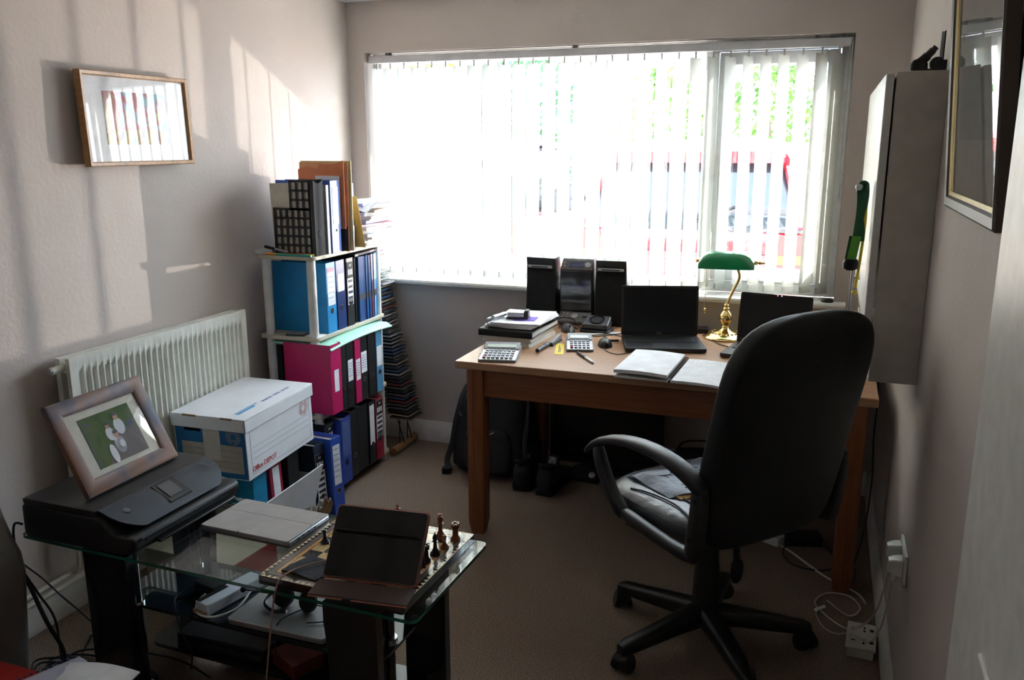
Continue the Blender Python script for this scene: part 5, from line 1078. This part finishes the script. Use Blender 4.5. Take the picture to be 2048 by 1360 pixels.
obj('housing',B().prism(prof,-2.80,-2.485,'y'),gp,tf,bevel=.02,seg=3)
vn=B()
for i in range(9): vn.at((0,0,0)).box(.315+.0*i,-2.74,.20+.026*i,.352+.003*i,-2.60,.208+.026*i)
obj('vents',vn,blackm,tf)
obj('front_grille',B().box(.12,-2.805,.1,.28,-2.80,.6),blackm,tf)
rd=thing('red_storage_box','red fabric storage box at the bottom left corner, papers on top','storage box',(.60,-2.83,0),0)
redf=mat('red_fabric',(.42,.018,.012),.7,bump=.3,bscale=200)
obj('box_body',B().box(-.20,-.20,0,.14,.155,.285),redf,rd,bevel=.012); obj('box_rim',B().box(-.205,-.205,.270,.145,.160,.295),redf,rd,bevel=.006)
np_=thing('writing_pad','ruled writing pad with a torn perforated edge lying on the red box','notepad',(.705,-2.745,.297),-22)
obj('pages',B().sheet(lambda u,v:(-.10+.21*u,-.12+.24*v,.006+.014*math.sin(u*2.6)*v),10,6,.005),mat('pad_lilac',(.56,.57,.72),.7),np_)
pf_=B()
for i in range(16): pf_.box(-.104,-.115+.0145*i,.010,-.099,-.108+.0145*i,.0125)
obj('perforated_edge',pf_,navy,np_)
single('loose_papers',B().sheet(lambda u,v:(-.06+.20*u,-.10+.18*v,.014+.012*math.sin(u*3)),10,6,.004),paper,'loose white sheets spreading right from under the writing pad','paper',loc=(.735,-2.70,.293),rot=(0,0,8))
# cables at the left
cb_=lambda pts,r,l,nm='floor_cable',g='black cables on the floor left of the glass table': single(nm,B().tube(pts,r,8),black,l,'cable',group=g)
cb_([(.20,-2.46,.62),(.29,-2.47,.50),(.345,-2.47,.40),(.40,-2.47,.28),(.425,-2.45,.18),(.40,-2.43,.05),(.36,-2.42,.008)],.006,'thickest black cable hanging beside the grey appliance')
cb_([(.31,-2.43,.545),(.296,-2.445,.55),(.292,-2.45,.50),(.305,-2.45,.42),(.345,-2.44,.34),(.385,-2.43,.26),(.38,-2.42,.12),(.395,-2.41,.01)],.0035,'black printer lead hanging from the left end of the printer')
cb_([(.05,-2.33,.40),(.12,-2.32,.35),(.20,-2.31,.30),(.27,-2.30,.24),(.34,-2.30,.20),(.42,-2.30,.15),(.50,-2.29,.10)],.003,'black lead crossing in front of the skirting to the table leg')
cb_([(.38,-2.40,.008),(.30,-2.33,.006),(.24,-2.22,.005),(.19,-2.14,.005)],.0035,'short black lead ending in a plug tip on the carpet')
for i in range(5):
    x0,y0_,rx,ry,ph=[(.40,-2.30,.20,.07,0),(.45,-2.33,.24,.06,1),(.36,-2.36,.18,.08,2),(.52,-2.28,.26,.09,.5),(.42,-2.38,.22,.05,1.6)][i]
    cb_([(x0+rx*math.cos(ph+k*.8)*(1+.1*math.sin(k*2.1)),y0_+ry*math.sin(ph+k*.8)*(1+.12*math.cos(k*1.7)),.006+.007*i+.004*math.sin(k)) for k in range(8)],.0035,['outermost','second','middle','fourth','innermost'][i]+' loop of black cable coiled on the carpet by the table leg')
single('cable_tip',B().cyl((.197,-2.152,.006),(.188,-2.137,.006),.003),silver,'silver plug tip of the short black lead on the carpet','plug')
# ---------------------------------------------------------------- backpack under the desk
fab=mat('backpack_fabric',(.017,.018,.022),.8,bump=.35,bscale=220); fab2=mat('backpack_panel',(.026,.027,.032),.75,bump=.3,bscale=160)
bp_=thing('backpack','black backpack with side straps standing on the carpet under the desk','backpack',(.935,-.29,0),-4)
S=[]
for z,w_,d_,dx,dy in ((.005,.19,.10,-.01,0),(.02,.215,.125,-.01,0),(.08,.222,.135,-.01,0),(.18,.212,.13,-.005,0),(.28,.195,.12,.0,.01),(.38,.172,.105,0,.02),(.45,.135,.085,0,.03),(.49,.09,.06,0,.035),(.505,.03,.02,0,.035)):
    S.append(sup(dx,dy,z,w_,d_,2.8,36))
obj('main_body',B().loft(S),fab,bp_,sub=1)
S=[sup(0,-.115+.002,z,w_,.035,3,24) for z,w_ in ((.03,.09),(.045,.125),(.10,.135),(.20,.13),(.24,.115),(.255,.06))]
fp=obj('front_pocket',B().loft(S),fab2,bp_,sub=1)
obj('pocket_zip',B().tube([(-.115,-.150,.205),(-.06,-.158,.222),(.06,-.158,.222),(.115,-.150,.205)],.003,6),blackm,fp)
obj('logo_tag',B().at((.035,-.156,.245),(0,-25,0)).box(-.020,-.003,-.002,.020,.0,.002),mat('tag_pale',(.6,.6,.58),.4),bp_)
for sx in (-1,1):
    obj('side_pocket',B().loft([sup(sx*.195,-.01,z,.03,.075,2.6,20) for z in (.02,.04,.12,.17,.18)]),fab2,bp_,sub=1)
    obj('compression_strap',B().tube([(sx*.14,-.12,.30),(sx*.185,-.05,.30),(sx*.195,.04,.305)],.006,8,flat=.3),blackm,bp_)
obj('top_handle',B().tube([(-.04,.04,.485),(-.03,.04,.525),(.03,.04,.525),(.04,.04,.485)],.008,8),blackm,bp_)
obj('shoulder_strap',B().tube([(-.08,.08,.48),(-.165,.0,.42),(-.195,-.06,.28),(-.215,-.08,.14),(-.235,-.10,.05),(-.20,-.14,.015)],.017,10,flat=.45),fab2,bp_)
obj('shoulder_strap',B().tube([(.10,.08,.46),(.17,-.02,.36),(.19,-.10,.20),(.20,-.13,.06),(.17,-.17,.015)],.016,10,flat=.45),fab2,bp_)
obj('strap_buckle',B().at((-.215,-.145,.018),(0,0,20)).box(-.022,-.016,-.012,.022,.016,.014),black,bp_,bevel=.003)
# ---------------------------------------------------------------- shoes
def shoe(x,y,rz,label,mir=1):
    t=thing('shoe',label,'shoe',(x,y,0),rz,group='pair of black boots'); t.scale=(1.28,1.1,1.12)
    so=[(-.0,.030,0),(.02,.038,0),(.07,.036,0),(.13,.040,.004),(.19,.050,.006),(.25,.046,.006),(.285,.030,.004),(.295,.012,.002)]
    obj('sole',B().loft([[(mir*(dx+w_*c_),yy,z) for c_,z in ((-1,.004),(-.9,0),(.9,0),(1,.004),(1,.026),(-1,.026))] for yy,w_,dx in so]),blackm,t,bevel=.002)
    S=[]
    for yy,w_,h_,dx in ((-.004,.012,.07,0),(.0,.024,.095,0),(.010,.034,.116,0),(.05,.036,.118,0),(.095,.034,.108,.002),(.13,.037,.085,.004),(.18,.047,.066,.006),(.235,.045,.056,.006),(.275,.032,.044,.004),(.29,.014,.032,.002)):
        sec=[]
        for k in range(20):
            a=2*math.pi*k/20; c,s=math.cos(a),math.sin(a); sec.append((mir*(dx+w_*math.copysign(abs(c)**.75,c)),yy,.022+ (h_-.022)*(.5+.5*math.copysign(abs(s)**.8,s))))
        S.append(sec)
    obj('upper',B().loft(S),fab2,t,sub=1)
    obj('collar',B().loft([[( .031*k*math.cos(2*math.pi*i/24)*(1 if True else 1),.055+.050*k*math.sin(2*math.pi*i/24),z-.018*math.sin(2*math.pi*i/24)) for i in range(24)] for k,z in ((1.08,.095),(1.12,.118),(1.0,.126),(.86,.116),(.80,.09))]),fab,t,sub=1)
    obj('insole',B().loft([[(.027*math.cos(2*math.pi*i/20),.055+.042*math.sin(2*math.pi*i/20),z-.018*math.sin(2*math.pi*i/20)) for i in range(20)] for z in (.096,.100)]),blackm,t)
    obj('tongue',B().at((0,.105,.10),(-28,0,0)).prism(rrect(-.024,-.006,.024,.006,.004),-.03,.045),fab,t,bevel=.002); obj('tongue_label',B().at((0,.105,.10),(-28,0,0)).box(-.014,-.0072,.008,.014,-.006,.036),mat('label_grey_print',(.42,.42,.43),.6,nscale=90,col2=(.12,.12,.12)),t)
    for k in range(4): obj('lace',B().tube([(-.022,.125+.02*k,.094-.011*k),(0,.128+.02*k,.101-.012*k),(.022,.125+.02*k,.094-.011*k)],.0022,6),blackm,t)
    return t
shoe(1.138,-.51,8,'left black boot standing heel first in front of the backpack'); shoe(1.252,-.53,-4,'right black boot next to the left one under the desk',-1)
# ---------------------------------------------------------------- television standing on the floor
tv=thing('television','black flat television standing on the carpet under the desk','television',(1.445,-.135,0),0)
obj('casing',B().prism(rrect(-.285,.035,.285,.455,.008),-.012,.035,'y'),black,tv,bevel=.003); obj('screen',B().box(-.262,-.0135,.07,.262,-.0125,.435),mat('tv_screen',(.008,.008,.009),.25),tv)
obj('side_trim',B().box(-.288,-.013,.08,-.280,.03,.45),mgrey,tv); obj('neck',B().box(-.05,-.0,.015,.05,.025,.08),black,tv,bevel=.003); obj('foot',B().loft([sup(0,.0,z,.16,.07,2.4,28) for z in (0,.012)]),black,tv,bevel=.003)
dv=thing('desk_telephone','black answering device with a round silver dial on the carpet before the television','telephone',(1.40,-.245,0),-4)
obj('body',B().hexa([(-.13,-.06,0),(.06,-.06,0),(.06,.0,0),(-.13,.0,0),(-.125,-.055,.028),(.055,-.055,.028),(.055,-.004,.05),(-.125,-.004,.05)]),black,dv,bevel=.004); obj('dial',B().at((.025,-.040,.036),(40,0,0)).lathe([(0,0),(.016,0),(.016,.004),(.008,.005),(.006,.003),(0,.003)],n=24),silver,dv)
kb=B()
for i in range(4):
    for j in range(3): kb.at((-.09+.018*i,-.044+.011*j,.0335+.0048*j),(24,0,0)).box(-.005,-.003,0,.005,.003,.003)
obj('keys',kb,dgrey,dv)
bg_=thing('shoulder_bag','black shoulder bag slumped on the carpet behind the chair','bag',(1.93,-.27,0),10)
obj('bag_body',B().loft([sup(0,0,z,w_,d_,2.6,28) for z,w_,d_ in ((0,.13,.07),(.02,.15,.085),(.10,.155,.085),(.18,.14,.065),(.22,.12,.04),(.23,.09,.02))]),fab,bg_,sub=1); obj('bag_strap',B().tube([(-.11,0,.20),(-.08,-.01,.26),(.02,-.02,.275),(.10,-.01,.25),(.125,0,.19)],.009,8,flat=.4),blackm,bg_); obj('strap_ring',B().tube([(-.115,-.012,.19),(-.100,-.015,.205),(-.115,-.015,.22),(-.130,-.012,.205),(-.115,-.012,.19)],.0025,6),silver,bg_)
# ---------------------------------------------------------------- sockets and leads by the right wall
ws=thing('wall_socket','double white wall socket low on the right wall','socket',(XW,-1.64,.47)); ws['wp']=1
obj('faceplate',B().box(XW-.010,-1.715,.425,XW-.0005,-1.565,.512),upvc,ws,bevel=.002); obj('switch',B().box(XW-.014,-1.66,.492,XW-.010,-1.65,.505).v and B().box(XW-.014,-1.625,.49,XW-.010,-1.615,.503),upvc,ws)
def plug(y,z,l):
    t=thing('mains_plug',l,'plug',(XW-.011,y,z),group='plugs in the wall socket')
    obj('body',B().loft([[(x,a,b_) for a,b_ in rrect(-.024+e,-.026+e,.024-e,.024-e,.006)] for x,e in ((0,0),(-.018,.002),(-.036,.008))]),upvc,t,bevel=.001); obj('cord_grip',B().cyl((-.018,0,-.024),(-.018,0,-.045),.006,n=12),upvc,t)
plug(-1.60,.475,'white plug in the far half of the wall socket'); plug(-1.685,.47,'white plug in the near half of the wall socket')
fs=thing('floor_socket','white double socket box lying on the carpet against the skirting','socket',(2.600,-1.335,0),0,); fs.rotation_euler=(0,0,R(-4))
obj('back_box',B().box(-.035,-.075,0,.045,.075,.032),mat('socket_cream',(.62,.59,.52),.5),fs,bevel=.003); fpp=obj('faceplate',B().box(-.040,-.080,.032,.050,.080,.041),MATS['socket_cream'],fs,bevel=.003)
hb_=B()
for cy in (-.038,.038): hb_.box(-.025,cy-.003,.041,-.012,cy+.003,.0415).box(.010,cy-.016,.041,.016,cy-.004,.0415).box(.010,cy+.004,.041,.016,cy+.016,.0415).box(.030,cy-.006,.041,.042,cy+.006,.0425)
for q_ in range(0,len(hb_.v),8): h2=B(); h2.add(hb_.v[q_:q_+8],[tuple(k-q_ for k in f) for f in hb_.f if q_<=f[0]<q_+8]); obj('socket_slots',h2,blackm,fpp)
wc=mat('cable_white2',(.62,.56,.50),.5)
single('white_lead',B().tube([(2.640,-1.60,.42),(2.635,-1.57,.34),(2.625,-1.50,.22),(2.60,-1.38,.10),(2.555,-1.27,.02),(2.49,-1.17,.005),(2.46,-1.10,.005),(2.50,-1.02,.005),(2.575,-1.02,.006),(2.61,-1.10,.01),(2.57,-1.17,.012),(2.50,-1.08,.008)],.0028,8),wc,'looped white lead with a connector hanging from the far plug','cable',group='white leads below the wall socket')
single('white_lead',B().tube([(2.640,-1.685,.415),(2.64,-1.63,.30),(2.635,-1.52,.16),(2.62,-1.42,.07),(2.575,-1.34,.045),(2.53,-1.30,.01),(2.49,-1.26,.004),(2.465,-1.18,.004),(2.48,-1.13,.006)],.002,8),wc,'thinner white lead hanging from the near plug to the carpet','cable',group='white leads below the wall socket')
single('cable_connector',B().cyl((2.462,-1.165,.010),(2.492,-1.135,.012),.006,n=10),upvc,'small white cable connector lying on the carpet beside the looped lead','connector')
single('extension_cable',B().tube([(2.19,-.64,.012),(2.26,-.64,.004),(2.34,-.70,.004),(2.42,-.80,.004),(2.50,-.90,.004),(2.60,-.98,.004),(2.63,-1.05,.004)],.0042,8),mat('cable_white3',(.70,.68,.64),.45),'white extension cable curving over the carpet under the desk','cable')
eb_=thing('extension_block','white extension socket with a black plug on the carpet under the desk','extension lead',(2.27,-.645,0),-28)
obj('body',B().prism(rrect(-.09,-.028,.06,.028,.006),0,.036),upvc,eb_,bevel=.003); obj('black_plug',B().box(-.01,-.024,.036,.04,.022,.066),black,eb_,bevel=.004)
pa=thing('power_adapter','black power adapter on the carpet under the right end of the desk','power adapter',(2.40,-.62,0),15)
obj('body',B().prism(rrect(-.075,-.038,.075,.038,.008),0,.045),black,pa,bevel=.005); obj('status_light',B().cyl((.05,.0,.045),(.05,0,.0455),.002),silver,pa)
for i,(pts,l) in enumerate([([(2.36,-.66,.02),(2.33,-.74,.006),(2.37,-.83,.004),(2.46,-.85,.004),(2.53,-.80,.004),(2.52,-.70,.006),(2.46,-.60,.01)],'black lead looping in front of the adapter under the desk'),([(2.47,-.58,.03),(2.50,-.66,.015),(2.56,-.72,.006),(2.60,-.82,.004),(2.58,-.92,.004),(2.53,-.95,.005)],'black lead running from the adapter past the desk leg'),([(2.645,-.10,.74),(2.65,-.35,.60),(2.64,-.50,.45),(2.645,-.55,.30),(2.635,-.62,.15),(2.61,-.70,.03),(2.59,-.78,.005)],'black lead hanging down behind the right end of the desk')]):
    single('floor_lead',B().tube(pts,.003,8),black,l,'cable',group='black leads under the desk')
bpy.context.view_layer.update()
